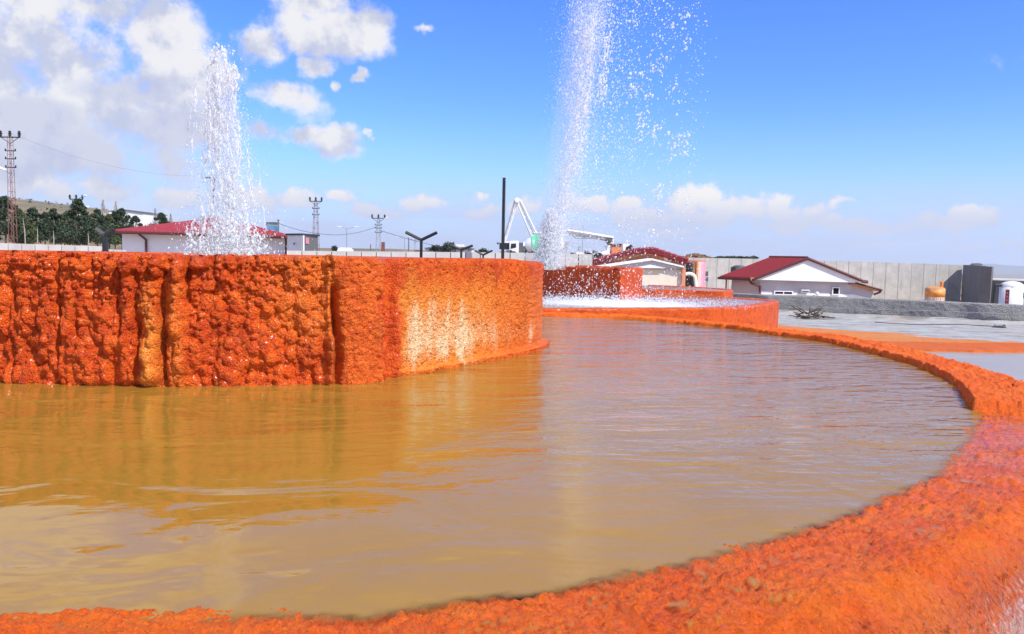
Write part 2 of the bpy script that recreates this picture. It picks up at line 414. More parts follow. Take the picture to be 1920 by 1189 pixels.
def concrete(name, col=(.40, .39, .37), streak=.5, rough=.85, sc_=1.0):
    m, t, o = mat(name); p = t.pos()
    n = t.noise(p, .9*sc_, 7, .62); n2 = t.noise(p, 7*sc_, 6, .7)
    c_ = t.mix(t.mapr(n, .3, .7), tuple(x*.82 for x in col), tuple(min(1, x*1.15) for x in col))
    s_ = t.noise(t.scalev(p, 3, 3, .25), 1.0*sc_, 7, .7)
    c_ = t.mix(t.mapr(s_, .52, .72, 0, streak), c_, tuple(x*.5 for x in col))
    c_ = t.mix(t.mapr(n2, .6, .75, 0, .4), c_, tuple(x*.6 for x in col))
    oi = t.new('ShaderNodeObjectInfo').outputs['Random']
    c_ = t.mix(t.mapr(oi, 0, 1, 0, .22), c_, tuple(x*.7 for x in col))
    nm = t.bump(n2, .5, .02); princ(t, o, c_, rough, nm, 0, None, .1, .3); return m
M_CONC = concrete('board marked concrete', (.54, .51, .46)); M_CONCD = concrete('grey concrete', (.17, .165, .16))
M_PARA = concrete('pale parapet concrete', (.60, .58, .54), .25)
M_WHITE = plain('white render', (.82, .81, .80), .8, .04, 1.2, .1, 0, .06)
M_GREYSHADE = plain('grey and shaded white render', (.50, .48, .50), .85, .08, 1.2, .1)  # shade on the white house wall put into this grey, also plain grey parts
M_ROOF = plain('red metal tile roof', (.30, .028, .034), .5, .12, 2.5)
M_TRIM = plain('dark red brown trim', (.10, .018, .018), .45, .1)
M_BLACK = plain('black painted steel', (.018, .020, .022), .45, .2)
M_STEEL = plain('galvanised steel', (.30, .31, .33), .45, .2, 8)
M_RUST = plain('rusty red lattice steel', (.20, .075, .060), .6, .35, 3)
M_BRICK_C = plain('hollow brick masonry', (.62, .25, .12), .85, .22, 5, .3)
M_CREAM = plain('cream render', (.74, .66, .52), .85, .05)
M_WOOD = plain('varnished pine boards', (.48, .22, .09), .5, .25, 4)
M_TIMB = plain('weathered timber', (.10, .062, .04), .8, .5, 9, .3)
M_GLASS = plain('dark window glass', (.015, .018, .022), .08, .2)
M_TWHITE = plain('white truck paint', (.80, .80, .79), .3, .04, 1, 0, 0, .15)
M_GREEN = plain('green drum stripe', (.10, .52, .26), .4, .1)
M_TYRE = plain('tyre rubber', (.02, .02, .02), .8, .2)
M_BARK = plain('bark', (.13, .085, .06), .9, .3, 8)
M_BIRCH = plain('pale bare wood', (.34, .29, .24), .9, .2, 8)
M_NEED = plain('pine needles', (.030, .052, .020), .7, .5, 1.5)
M_NEED2 = plain('yellowish pine needles', (.060, .085, .024), .7, .5, 1.5)
M_BARE = plain('bare poplar twigs', (.40, .36, .33), .9, .15, 5)
M_BUSH = plain('dark foliage', (.03, .042, .026), .8, .5, 2)
M_SOIL = plain('red brown soil', (.20, .105, .06), .95, .45, 4, .6)
M_PINK = plain('pink tank paint', (.66, .22, .27), .5, .08, 2)
M_DGREY = plain('dark grey tank', (.10, .11, .11), .6, .2, 2)
M_RED = plain('dark red print', (.25, .03, .04), .5, .1)
M_BLUE = plain('blue board print', (.10, .26, .42), .5, .3, 1.2)
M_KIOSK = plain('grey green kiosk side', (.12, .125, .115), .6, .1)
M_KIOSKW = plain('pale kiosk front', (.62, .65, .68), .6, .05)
M_COPPER = plain('orange primer tank top', (.75, .27, .05), .5, .2, 3)

# ------------------------------------------------------------ main pool geometry functions
CX, CY, CR = -3.33, 12.9, 9.6
pin = [(0, 1150), (150, 1147), (300, 1146), (470, 1141), (560, 1137), (650, 1139), (700, 1136), (770, 1120), (900, 1103), (1000, 1099), (1080, 1076), (1200, 1060), (1300, 1034),
       (1420, 1005), (1550, 958), (1640, 925), (1700, 900), (1745, 868), (1790, 822), (1815, 790), (1818, 772), (1804, 748), (1780, 720), (1740, 697), (1700, 682), (1620, 660),
       (1540, 641), (1460, 630), (1393, 620), (1339, 613), (1231, 603), (1150, 597), (1060, 594), (990, 591)]
loop = [PZ(a, b)[:2] for a, b in pin]
for dg in (80, 95, 112, 130, 150, 170, 190, 210, 230, 245, 256, 263, 268.5, 272.5, 275):
    loop.append((CX+CR*math.cos(rad(dg)), CY+CR*math.sin(rad(dg))))
def catmull(pts, step, closed=True):
    out = []; n = len(pts); pts = [np.array(p, float) for p in pts]
    rng = range(n) if closed else range(n-1)
    for i in rng:
        p1 = pts[i]; p2 = pts[(i+1) % n]
        p0_ = pts[i-1] if (closed or i > 0) else p1; p3 = pts[(i+2) % n] if (closed or i+2 < n) else p2
        st_ = step(p1, p2) if callable(step) else step
        k = max(1, int(np.linalg.norm(p2-p1)/st_))
        for j in range(k):
            t = j/k
            out.append(.5*((2*p1)+(-p0_+p2)*t+(2*p0_-5*p1+4*p2-p3)*t*t+(-p0_+3*p1-3*p2+p3)*t**3))
    if not closed: out.append(pts[-1])
    return np.array(out)
def rstep(p1, p2):
    d = np.linalg.norm((p1+p2)/2)
    if (p1[0]+p2[0])/2 < -4.6 or (p1[1]+p2[1])/2 > 21.5: return .12
    return max(.0105, .0030*d)
RP = catmull(loop, rstep)                     # inner water edge of the rim
NR = len(RP)
seg = np.linalg.norm(np.roll(RP, -1, 0)-RP, axis=1); RS = np.concatenate([[0], np.cumsum(seg)[:-1]])
tang = np.roll(RP, -1, 0)-np.roll(RP, 1, 0)
# smooth tangents
tang /= np.linalg.norm(tang, axis=1)[:, None]+1e-9
for _ in range(60): tang = (np.roll(tang, 1, 0)+tang*2+np.roll(tang, -1, 0))/4
tang /= np.linalg.norm(tang, axis=1)[:, None]
RN = np.stack([tang[:, 1], -tang[:, 0]], 1)   # outward normal
TH = np.degrees(np.arctan2(RP[:, 1]-CY, RP[:, 0]-CX))
RWID = .62
def dryR(th): return sst(-27.3, -26.4, th)*(1-sst(150, 170, th))
def dryL(th): return 1-sst(-80, -72.0, th)
def rimz(o, th, x, y):
    """height of the rim crust at outward offset o (metres)"""
    dR = dryR(th); dL = dryL(th)*(1-dR); ko = .12+.88*sst(-.22, .06, o)
    dL = np.where(th > 150, 1, dL); fl = np.clip(1-dR-dL, 0, 1)
    nA = fbm(x*5, y*5, 3, 5)-.5; nB = fbm(x*22, y*22, 9, 4)-.5; nC = fbm(x*1.6, y*1.6, 21, 3)-.5
    lump = caps(x*7, y*7, 31, .2, .6); lump2 = caps(x*17, y*17, 35, .15, .7); nD = fbm(x*45, y*45, 33, 3)-.5; nB = nB*ko; nD = nD*ko
    # flooded: shelf under a film of water
    zf = -.024+.05*nA+.050*nB+.045*nD+.02*lump*.8+.018*lump2+.15*np.minimum(0, o-.13+nC*.14+nA*.16)-.30*np.clip(-o-.40, 0, 1)
    # left crust: emerges from the water
    zl = .004+.022*nA+.030*nB+.035*nD+.010*lump+.016*lump2-.42*np.clip(-(o-.02+nC*.05+nA*.06), 0, 1.2)-.25*np.clip(-o-.45, 0, 1)
    # dry right ledge with a steep inner edge
    Hd = .085+.035*sst(-14, -26, th)-.03*sst(10, 60, th)
    zr = Hd+.06*nA+.055*nB+.035*nD+.03*lump-.05*(fbm(x*9, y*9, 77, 3) < .33)*sst(.25, .5, o)-.5*sst(.06, -.03, o+nA*.10+nB*.06)
    z = zf*fl+zl*dL+zr*dR
    w = RWID+.10*nC+.25*dR*sst(-5, -20, th)
    e = np.clip(o-w, 0, None)
    R_ = .42
    rd = np.where(e < R_, R_-np.sqrt(np.maximum(R_*R_-np.minimum(e, R_)**2, 0)), R_+(e-R_)*14)
    return z-rd, fl, e
# profile offsets: the shelf finely, the outer face by arc length
def build_rim():
    offs = np.concatenate([np.linspace(-.80, -.06, 34, endpoint=False), np.linspace(-.06, .1, 18, endpoint=False), np.linspace(.1, RWID+.05, 44, endpoint=False),
                           RWID+.05+.42*np.sin(np.linspace(0, math.pi/2*.98, 34)), [RWID+.05+.42+.012*k for k in range(1, 9)]])
    nf = len(offs)
    o = np.repeat(offs[None, :], NR, 0)
    th = np.repeat(TH[:, None], nf, 1)
    X = RP[:, 0:1]+RN[:, 0:1]*o; Y = RP[:, 1:2]+RN[:, 1:2]*o
    Z, fl, e = rimz(o, th, X, Y)
    S = np.repeat(RS[:, None], nf, 1)
    # lateral roughness of the falling face
    fall = sst(.12, .40, e)
    dd = (fbm(S*9, Z*5, 40, 4)-.5)*.10*fall+(caps(S*16, Z*9, 44, .2, .7)*.035)*fall
    X = X+RN[:, 0:1]*dd; Y = Y+RN[:, 1:2]*dd
    # arc length down the profile for the flow texture
    dz = np.diff(Z, axis=1); do = np.diff(o, axis=1); arc = np.concatenate([np.zeros((NR, 1)), np.cumsum(np.hypot(dz, do), 1)], 1)
    wet = np.clip(fl*1.0+.12, 0, 1)
    foam = fall*fl*sst(1.2, 3.3, X)*.95*sst(.25, -.75, Z)
    V = np.stack([X, Y, Z], -1).reshape(-1, 3)
    me = npmesh('rim', V, gridfaces(NR, nf, True), dict(fx=S.ravel(), fy=arc.ravel(), wet=wet.ravel(), foam=foam.ravel(), fall=(fall*fl).ravel()))
    return me
t = thing('pool_rim', 'long curved orange crust rim around the big muddy pool in front', 'pool rim', (0, 0, 0))
link('overflow_crust', build_rim(), M_RIM, t, True)

def poly_in(px, py, poly):
    inside = np.zeros(px.shape, bool); n = len(poly)
    for i in range(n):
        x1, y1 = poly[i]; x2, y2 = poly[(i+1) % n]
        if y1 == y2: continue
        c_ = ((y1 > py) != (y2 > py)) & (px < (x2-x1)*(py-y1)/(y2-y1)+x1); inside ^= c_
    return inside

# water of the main pool (regular polar sheet that thins out over the crust)
def build_water():
    od = np.argsort(TH); ths = TH[od]; rs = np.hypot(RP[:, 0]-CX, RP[:, 1]-CY)[od]
    vis = (-95, 75); g1 = np.arange(vis[0], vis[1], .14); g2 = np.arange(vis[1], 265, 1.0); ang = np.concatenate([g1, g2])
    aw = (ang+180) % 360-180; R_ = np.interp(aw, ths, rs, period=360)
    for _ in range(3): R_ = (np.roll(R_, 1)+2*R_+np.roll(R_, -1))/4
    offs = np.concatenate([np.linspace(RWID+.42, .14, 34, endpoint=False), np.linspace(.14, -.8, 56)])
    rin = np.linspace(1, 0.001, 24)[1:]
    n = len(ang); o = np.repeat(offs[None, :], n, 0); th = np.repeat(aw[:, None], len(offs), 1)
    r = R_[:, None]+o; ca = np.cos(np.radians(ang))[:, None]; sa = np.sin(np.radians(ang))[:, None]
    X = CX+r*ca; Y = CY+r*sa
    Zr, fl, e = rimz(o, th, X, Y)
    Z = np.minimum(0.0, np.where(e > .02, Zr+.02, 0))
    dep = Z-Zr
    murk = 1-np.exp(-(np.clip(dep-.034, 0, None)/.012)**1.1); nq = .10*(fbm(X*5, Y*5, 3, 5)-.5)+.06*(fbm(X*14, Y*14, 4, 3)-.5); murk = np.maximum(murk, sst(.17, .03, o+nq)); gl = sst(.16, .0, e)*(.13+.87*np.maximum(murk, .6*sst(-50, -34, th)))
    r2 = (R_[:, None]-.8)*rin[None, :]; X2 = CX+r2*ca; Y2 = CY+r2*sa
    XX = np.concatenate([X, X2], 1); YY = np.concatenate([Y, Y2], 1)
    ZZ = np.concatenate([Z, np.zeros_like(X2)], 1)
    MK = np.concatenate([murk, np.ones_like(X2)], 1); GL = np.concatenate([gl, np.ones_like(X2)], 1)
    CH_ = np.clip(.20+.80*sst(-2.2, 1.8, XX+.10*(YY-8)), 0, 1)*(.25+.75*sst(4.2, 7.5, YY))
    V = np.stack([XX, YY, ZZ], -1).reshape(-1, 3); m = XX.shape[1]
    return npmesh('water', V, gridfaces(n, m, True), dict(murk=MK, gloss=GL, chop=CH_, foam=np.zeros_like(XX)))
o = link('water', build_water(), M_WATER, None, True); tag(o, kind='structure')
# pool floor so that nothing is seen under the sheet
mb = MB(); mb.lathe((CX, CY, -1.5), [(9.9, 0), (9.9, .9)], 48); t_ = mb.build('pool_floor', M_SOIL); tag(t_, kind='structure')

# ------------------------------------------------------------ raised tank in the pool (orange wall at left)
def tank_wall():
    bp = [(0, 715), (150, 720), (300, 723), (450, 722), (560, 720), (630, 718), (690, 714)]
    pts = [PZ(a, b)[:2] for a, b in bp]
    cor = [PZ(745, 706)[:2], PZ(800, 696)[:2], PZ(870, 682)[:2], PZ(930, 669)[:2], PZ(985, 657)[:2]]
    full = [(-11.2, 15.0), (-10.6, 12.0), (-8.9, 10.0), (-7.2, 9.35)]+pts+cor+[(.50, 14.5), (.32, 16.4), (-1.0, 18.8), (-3.6, 20.2), (-7, 20.0), (-10, 18.0)]
    def stp(a, b):
        m_ = (a+b)/2; return .011 if (-7.0 < m_[0] and m_[1] < 13.6 and m_[0] < .6) else .1
    Q = catmull(full, stp); n = len(Q)
    tg = np.roll(Q, -1, 0)-np.roll(Q, 1, 0)
    for _ in range(8): tg = (np.roll(tg, 1, 0)+2*tg+np.roll(tg, -1, 0))/4
    tg /= np.linalg.norm(tg, axis=1)[:, None]; N = np.stack([tg[:, 1], -tg[:, 0]], 1)
    s = np.concatenate([[0], np.cumsum(np.linalg.norm(np.diff(Q, axis=0), axis=1))])
    PX = np.array([proj((q[0], q[1], .4))[0] for q in Q]); front = (Q[:, 1] < 14.6)
    PX = np.where(front, PX, 3000.)
    PX = np.where((Q[:, 0] < -6.6) & front, -400, PX)
    zt = np.concatenate([np.arange(-.30, 1.42, .0115)]); nz = len(zt)
    # the top: rounded lip then flat inwards
    lip = [(1.42+.09*math.sin(a), -.09*(1-math.cos(a))) for a in np.linspace(.1, math.pi/2, 12)]
    lip += [(1.51, -.09-.03*k) for k in range(1, 12)]+[(1.40, -.46)]
    Zc = np.concatenate([zt, [l[0] for l in lip]]); off = np.concatenate([np.zeros(nz), [l[1] for l in lip]])
    m = len(Zc); S = np.repeat(s[:, None], m, 1); Z = np.repeat(Zc[None, :], n, 0); O = np.repeat(off[None, :], n, 0)
    PXg = np.repeat(PX[:, None], m, 1)
    # arc coordinate so that lumps continue over the lip
    arc = np.repeat(np.concatenate([zt, 1.42+np.cumsum([.012]*len(lip))])[None, :], n, 0)
    # top height profile (pixel columns of the photograph): slightly higher block at 610-700 and a notch
    dz = .030*np.exp(-((PXg-655)/48.)**6)+.02*sst(720, 745, PXg)-.03*np.exp(-((PXg-713)/10.)**2)
    dz += .03*(fbm(S*3, S*0, 5, 3)-.5)*(PXg < 620)
    dz -= .05*sst(940, 992, PXg)**3
    # zone masks
    PW = PXg+22*(fbm(arc*5, arc*0+3, 91, 4)-.5)+10*(fbm(S*9, arc*9, 92, 3)-.5)
    A = 1-sst(612, 630, PXg); B = sst(606, 622, PXg)*(1-sst(698, 714, PW)); C_ = sst(730, 760, PW); D_ = np.clip(1-A-B-C_, 0, 1)
    hz = np.clip(arc/1.45, 0, 1)
    wx = (fbm(S*2.2, arc*2.2, 60, 3)-.5)*.14; wy = (fbm(S*2.2, arc*2.2, 61, 3)-.5)*.14
    U_ = S+wx*.6; T_ = arc+wy*.6
    bigc = caps(U_*4.4, T_*3.6, 70, .2, .80, 1.3)*.11
    midc = caps(U_*9.5, T_*9, 80, .25, .8, 1.2)*.085
    smc = caps(U_*19, T_*19, 90, .2, .8)*.048
    tin = caps(S*34, arc*36, 95, .25, .8)*.016
    up = sst(.50, .85, hz+(fbm(S*1.3, arc*1.3, 77, 3)-.5)*.5)
    dA = bigc*(1-.55*up)+midc*(.85)+smc*(.30+.95*up)+tin*.8+(fbm(S*30, arc*30, 99, 3)-.5)*.012
    # vertical draperies and crevices
    def ridge(px, w, a, z0=0, z1=1.6, k=2): return a*np.exp(-np.abs((PXg-px-3*(fbm(arc*3, arc*0, int(px), 2)-.5)*4)/w)**k)*sst(z0-.05, z0+.12, arc)*(1-sst(z1-.12, z1+.05, arc))
    rd = ridge(287, 17, .13, 0, 1.25)+ridge(334, 18, .12, 0, 1.30)+ridge(52, 15, .07, .5, 1.3)+ridge(140, 12, .05, .2, 1.2)+ridge(165, 13, .04)+ridge(245, 12, .06)
    rd += ridge(375, 15, .05, .3, 1.5)+ridge(205, 14, .05, .0, .9)+ridge(100, 13, .04, .4)
    cr = ridge(311, 5, .12, 0, 1.4)+ridge(238-8, 4, .06, .5)+ridge(352+6, 5, .07, .9)+ridge(118, 4, .06, .2)+ridge(262, 5, .07, .1)+ridge(28, 5, .05)
    # overhanging mushrooms at the crest
    def knob(px, pz, rx, rz_, a):
        q = ((PXg-px)/rx)**2+((arc-pz)/rz_)**2; return a*np.sqrt(np.maximum(0, 1-q))
    kn = knob(300, 1.38, 13, .13, .17)+knob(341, 1.37, 14, .15, .17)+knob(250, 1.40, 16, .10, .12)+knob(425, 1.26, 11, .06, .12)+knob(215, 1.38, 12, .08, .10)+knob(143, 1.40, 18, .07, .09)+knob(375, 1.42, 20, .08, .10)+knob(50, 1.42, 16, .07, .08)+knob(5, 1.4, 14, .08, .08)+knob(212, 1.26, 13, .07, .07)
    dA = dA+rd-cr+kn
    dB = .14+.03*np.cos((PXg-655)/28.)+midc*.30+smc*.45+tin*1.0+(fbm(S*26, arc*20, 55, 3)-.5)*.03
    dB += -.10*np.exp(-((PXg-620+12*(arc-1.1))/5.)**2)*sst(.55, .75, arc)
    dD = .02+bigc*.35+midc*.4+smc*.5+ridge(735, 7, .07)-.05*np.exp(-((PXg-726)/4.)**2)*sst(.0, .2, arc)
    pit = caps(S*30, arc*19, 120, .10, .60, 1.6)
    dC = .05+(fbm(S*40, arc*19, 130, 4, .7)-.5)*.060-pit*.045*(fbm(S*3, arc*3, 140, 2) > .38)+(fbm(S*2, arc*2, 150, 3)-.5)*.03
    # narrow drapery folds near the top of the panel and a foot ledge at the waterline
    dC += (fbm(S*14, arc*1.4, 160, 3)-.5)*.030*sst(.6, 1.4, arc)
    foot = sst(.075, .035, arc-(.03*fbm(S*4, S*0, 170, 3)))*(.05+.09*sst(800, 985, PXg)+.06*(fbm(S*6, S*0, 171, 3)-.5))
    dC += foot*sst(745, 800, PXg)
    d = dA*A+dB*B+dC*C_+dD*D_
    d = np.where(front[:, None], d, (fbm(S*2, arc*2, 9, 3)-.5)*.05)
    crev = .17*np.exp(-((PXg-(626+4*np.sin(arc*5)))/6.5)**2)*sst(1.35, 1.0, arc)*front[:, None]
    d = d-crev
    lipf = np.clip(1+O/.42, 0, 1)
    Dn = d*np.where(O < -.10, lipf*.6, 1)+O
    topb = np.where(O < -.02, (midc*.35+smc*.5+kn*.25)*lipf, 0)
    X = Q[:, 0:1]+N[:, 0:1]*Dn; Y = Q[:, 1:2]+N[:, 1:2]*Dn; ZZ = Z+dz*sst(.5, 1.4, Z)+topb*A
    # attributes
    f1 = (np.exp(-((PW-289)/17.)**2)*(.30+.30*sst(1.1, .4, arc))+np.exp(-((PW-334)/17.)**2)*.30)*sst(1.35, 1.05, arc)
    f1 += .25*sst(400, 600, PXg)*A*sst(.2, .8, arc)+.15*B+.10
    oc = f1+C_*(.10+.45*sst(1.45, .9, arc+.3*(fbm(S*6, arc*.7, 93, 3)-.5)))*(1-.5*sst(860, 985, PXg))
    pl = C_*.30*(sst(.36, .74, fbm(S*9, arc*.9, 181, 3)))*sst(1.25, .8, arc)*(1-.6*sst(840, 960, PXg))+C_*(.34*np.exp(-((PXg-768)/22.)**2)*np.exp(-((arc-.60)/.42)**2)+.50*np.exp(-((PXg-835)/88.)**2)*np.exp(-((arc-.62)/.42)**2)+.26*np.exp(-((arc-.35)/.22)**2)*(PXg > 760))
    pl += C_*.5*sst(.55, .8, fbm(S*7, arc*.8, 180, 3))*np.exp(-((arc-.25)/.18)**2)
    oc = oc-C_*.35*sst(.06, .02, arc)
    wet = np.clip(A*.75+D_*.6+B*.3+C_*.10+.05, 0, 1)*np.where(arc < .06, 1, .9)
    V = np.stack([X, Y, ZZ], -1).reshape(-1, 3)
    me = npmesh('tank wall', V, gridfaces(n, m, True), dict(ochre=oc, pale=pl, wet=wet))
    return me, Q
t = thing('spring_tank', 'tall orange travertine encrusted tank standing in the muddy pool at left', 'mineral tank', (0, 0, 0))
me, QT = tank_wall()
link('encrusted_wall', me, M_TRAV, t, True)
def flat_poly(name, pts, z, matl, attrs, parent=None):
    pts = [(float(a), float(b)) for a, b in pts]; c_ = np.mean(pts, 0)
    V = [(a, b, z) for a, b in pts]+[(c_[0], c_[1], z)]; n = len(pts)
    F = [(i, (i+1) % n, n) for i in range(n)]
    me = npmesh(name, np.array(V), np.array(F), {k: np.full(n+1, v) for k, v in attrs.items()}); return link(name, me, matl, parent)
o = flat_poly('water', QT[::12], 1.44, M_WATER, dict(murk=1, gloss=1, chop=.8, foam=.15)); tag(o, kind='structure')

# ------------------------------------------------------------ generic crusted ribbon wall (tiers behind)
def ribbon(name, pts, ztop, zbot, thick, parent, closed=False, step=.05, amp=.03, ochre=.35, wet=.5, pale=0., seed=0, matl=None, side=1, freq=1.0):
    """wall along pts (x, y); ztop, zbot may be arrays interpolated along it; outward face at side"""
    Q = catmull(pts, step, closed); n = len(Q)
    tg = np.gradient(Q, axis=0)
    for _ in range(3): tg[1:-1] = (tg[:-2]+2*tg[1:-1]+tg[2:])/4
    tg /= np.linalg.norm(tg, axis=1)[:, None]+1e-9; N = np.stack([tg[:, 1], -tg[:, 0]], 1)*side
    s = np.concatenate([[0], np.cumsum(np.linalg.norm(np.diff(Q, axis=0), axis=1))])
    fr = np.interp(np.linspace(0, 1, n), np.linspace(0, 1, n), np.linspace(0, 1, n))
    zt = np.interp(fr, np.linspace(0, 1, len(np.atleast_1d(ztop))), np.atleast_1d(ztop))
    zb = np.interp(fr, np.linspace(0, 1, len(np.atleast_1d(zbot))), np.atleast_1d(zbot))
    k = 26; prof = []
    for j in range(k): prof.append((0, j/(k-1)*.94, 0))
    for a in np.linspace(.2, math.pi/2, 7): prof.append((-.06*(1-math.cos(a)), .94+.06*math.sin(a), 0))
    for j in range(1, 7): prof.append((-.06-(thick-.12)*j/6, 1, 0))
    prof += [(-thick+.02, .97, 0), (-thick, .90, 0), (-thick, 0, 0)]
    prof = np.array(prof); m = len(prof)
    O = np.repeat(prof[None, :, 0], n, 0); H = np.repeat(prof[None, :, 1], n, 0); S = np.repeat(s[:, None], m, 1)
    Z = zb[:, None]+(zt-zb)[:, None]*H
    arc = Z+np.abs(O)
    d = ((fbm(S*5*freq, arc*5*freq, seed, 4)-.5)*1.6+caps(S*8*freq, arc*7*freq, seed+5, .2, .8)*.8)*amp*sst(0, .15, 1-np.abs(O)/max(thick, .01))
    X = Q[:, 0:1]+N[:, 0:1]*(O+d); Y = Q[:, 1:2]+N[:, 1:2]*(O+d); Z = Z+(fbm(S*6, O*6, seed+9, 3)-.5)*amp*.8*sst(.5, 1, H)
    V = np.stack([X, Y, Z], -1).reshape(-1, 3)
    g = np.ones_like(X)
    me = npmesh(name, V, gridfaces(n, m, closed), dict(ochre=g*ochre, pale=g*pale, wet=g*wet))
    return link(name, me, matl or M_TRAV, parent, True), Q

# tier two: pool that follows the far rim
t2 = thing('raised_pool', 'low orange walled pool with foaming water beyond the far rim', 'pool', (0, 0, 0))
ZR2 = .14
fpx = [(880, 578), (990, 578.5), (1150, 578.5), (1231, 578), (1339, 577.5), (1393, 574.5), (1434, 570.5), (1453, 566.5), (1459, 563), (1434, 560.5), (1380, 557), (1290, 551), (1190, 547)]
fp = [PZ(a, b, ZR2)[:2] for a, b in fpx]; fp2 = []
ribbon('pool_wall', fp, [ZR2], -1.0, .42, t2, step=.05, amp=.026, ochre=.22, wet=.4, seed=300)
t2w = np.array([tuple(p) for p in fp+fp2]+[(2.0, 36), (-1, 36), (-1.2, 22)])
def flat_grid(name, poly, z, matl, fn, step=.25, parent=None):
    poly = np.array(poly); x0, y0 = poly.min(0); x1, y1 = poly.max(0)
    xs = np.arange(x0, x1+step, step); ys = np.arange(y0, y1+step, step)
    X, Y = np.meshgrid(xs, ys, indexing='ij'); F = gridfaces(len(xs), len(ys))
    cx = X.ravel()[F].mean(1); cy = Y.ravel()[F].mean(1); F = F[poly_in(cx, cy, poly)]
    V = np.stack([X, Y, np.full_like(X, z)], -1).reshape(-1, 3)
    me = npmesh(name, V, F, {k: v for k, v in fn(X, Y).items()}); return link(name, me, matl, parent)
cen_ = t2w.mean(0); t2w = cen_+(t2w-cen_)*.955
def fn2(X, Y):
    g = np.ones_like(X)
    fo = 1.0*np.exp(-((X-3.4)/2.9)**2)*np.exp(-((Y-25.2)/1.8)**2)
    return dict(murk=g, gloss=g, chop=g*.9, foam=fo*.95)
o = flat_grid('water', t2w, .105, M_WATER2, fn2); tag(o, kind='structure')

# block two (dark shaded side, lit side)
tb = thing('square_spring_tank', 'square orange crusted tank, its left face in deep shadow, behind the spray', 'mineral tank', (0, 0, 0))
a_ = P(975, 500, 31.4); b_ = P(1165, 503, 27.6); c2 = P(1204, 503, 30.2)
bpts = [(a_[0]-1.2, a_[1]+1.2), (a_[0], a_[1]), (b_[0]-.15, b_[1]+.15), (b_[0], b_[1]+.0), (b_[0]+.12, b_[1]+.32), (c2[0], c2[1]), (c2[0]+.05, c2[1]+.4), (c2[0]-2, c2[1]+3.5)]
def lin(pts, step):
    out = []
    for p, q in zip(pts[:-1], pts[1:]):
        p = np.array(p); q = np.array(q); k = max(1, int(np.linalg.norm(q-p)/step))
        out += [tuple(p+(q-p)*i/k) for i in range(k)]
    return out+[pts[-1]]
ribbon('crusted_wall', lin(bpts, .4), 1.2, 0.0, .35, tb, step=.05, amp=.03, ochre=.0, wet=.3, seed=340)
mb = MB(); mb.prism([(a_[0]-1.2, a_[1]+1.2, 1.02), (a_[0], a_[1]+.2, 1.02), (b_[0], b_[1]+.3, 1.02), (c2[0]-.1, c2[1]+.3, 1.02), (c2[0]-2, c2[1]+3.3, 1.02)], (0, 0, .05))
mb.build('water_surface', M_WATER2, tb)

# tier three rim
t3 = thing('upper_pool', 'narrow orange rimmed pool of grey water below the cream garage wall', 'pool', (0, 0, 0))
p3 = [PZ(a, b, .33) for a, b in [(1185, 541.5), (1230, 542.5), (1290, 544), (1340, 545.5), (1364, 546), (1374, 544.5), (1370, 542), (1345, 540), (1300, 537.5), (1220, 534)]]
ribbon('pool_wall', [(p[0], p[1]) for p in p3], [.33], -.5, .3, t3, step=.08, amp=.02, ochre=.2, wet=.4, seed=360)
p3m = np.mean(np.array([p[:2] for p in p3]), 0); p3 = [p3m+(p[:2]-p3m)*.93 for p in p3]
o = flat_grid('water', [(p[0], p[1]) for p in p3]+[(4.6, 37), (4.9, 33)], .30, M_WATER2, lambda X, Y: dict(murk=np.ones_like(X), gloss=np.ones_like(X), chop=np.ones_like(X)*.5, foam=np.zeros_like(X)), .3)
tag(o, kind='structure')

# ------------------------------------------------------------ terrace right of the pool
rimpoly = RP[::10]+RN[::10]*.42
ZT = -.85
def shoreY(X): return 22.45+.12*np.sin(X*.9)+.3*(fbm(X*.9, X*0, 500, 3)-.5)
def build_terrace():
    xs = np.concatenate([np.arange(3.0, 24, .075), np.arange(24, 70, .5)]); ys = np.concatenate([np.arange(6.6, 20, .25), np.arange(20, 39.5, .075)])
    X, Y = np.meshgrid(xs, ys, indexing='ij')
    sh = shoreY(X); n = fbm(X*1.1, Y*1.1, 501, 4)-.5; n2 = fbm(X*5, Y*5, 502, 4)-.5; n3 = fbm(X*15, Y*15, 503, 3)-.5
    z = ZT+.04*n+.03*n2+.014*n3+.02*caps(X*3.3, Y*3.3, 505, .1, .6)*sst(2.5, .5, Y-sh)
    z = z+np.exp(-((Y-sh-1.1)/.75)**2)*.10
    inside = sst(.10, -.25, Y-sh+.3*n2); z = z-.45*inside
    line = np.interp(X, [4, 9.8, 11.4, 13.0, 15.5, 20, 70], [32.6, 30.8, 29.0, 27.4, 25.8, 25.4, 25.2])
    pale = sst(-.7, .8, Y-line+3.4*n+.8*n2+1.2*(fbm(X*.35, Y*.35, 509, 3)-.5))
    oc = sst(.9, 2.6, Y-sh+1.5*n)*.7
    F = gridfaces(len(xs), len(ys)); cx = X.ravel()[F].mean(1); cy = Y.ravel()[F].mean(1)
    keep = ~poly_in(cx, cy, rimpoly) & ~poly_in(cx, cy, np.array([tuple(p) for p in fp+fp2]+[(2, 36), (-1, 36)]))
    F = F[keep]
    V = np.stack([X, Y, z], -1).reshape(-1, 3)
    return npmesh('terrace', V, F, dict(ochre=oc, pale=pale, wet=np.full_like(X, .15)+.3*(1-pale)*sst(0, .8, 1-np.abs(Y-sh))))
o = link('terrace', build_terrace(), M_LAND, None, True); tag(o, kind='structure')
o = flat_grid('water', [(3.6, 6.8), (60, 6.8), (60, 22.9), (3.6, 22.9)], ZT-.04, M_WATER2, lambda X, Y: dict(murk=np.ones_like(X), gloss=np.full_like(X, .5), chop=np.full_like(X, .12), foam=np.zeros_like(X)), .4)
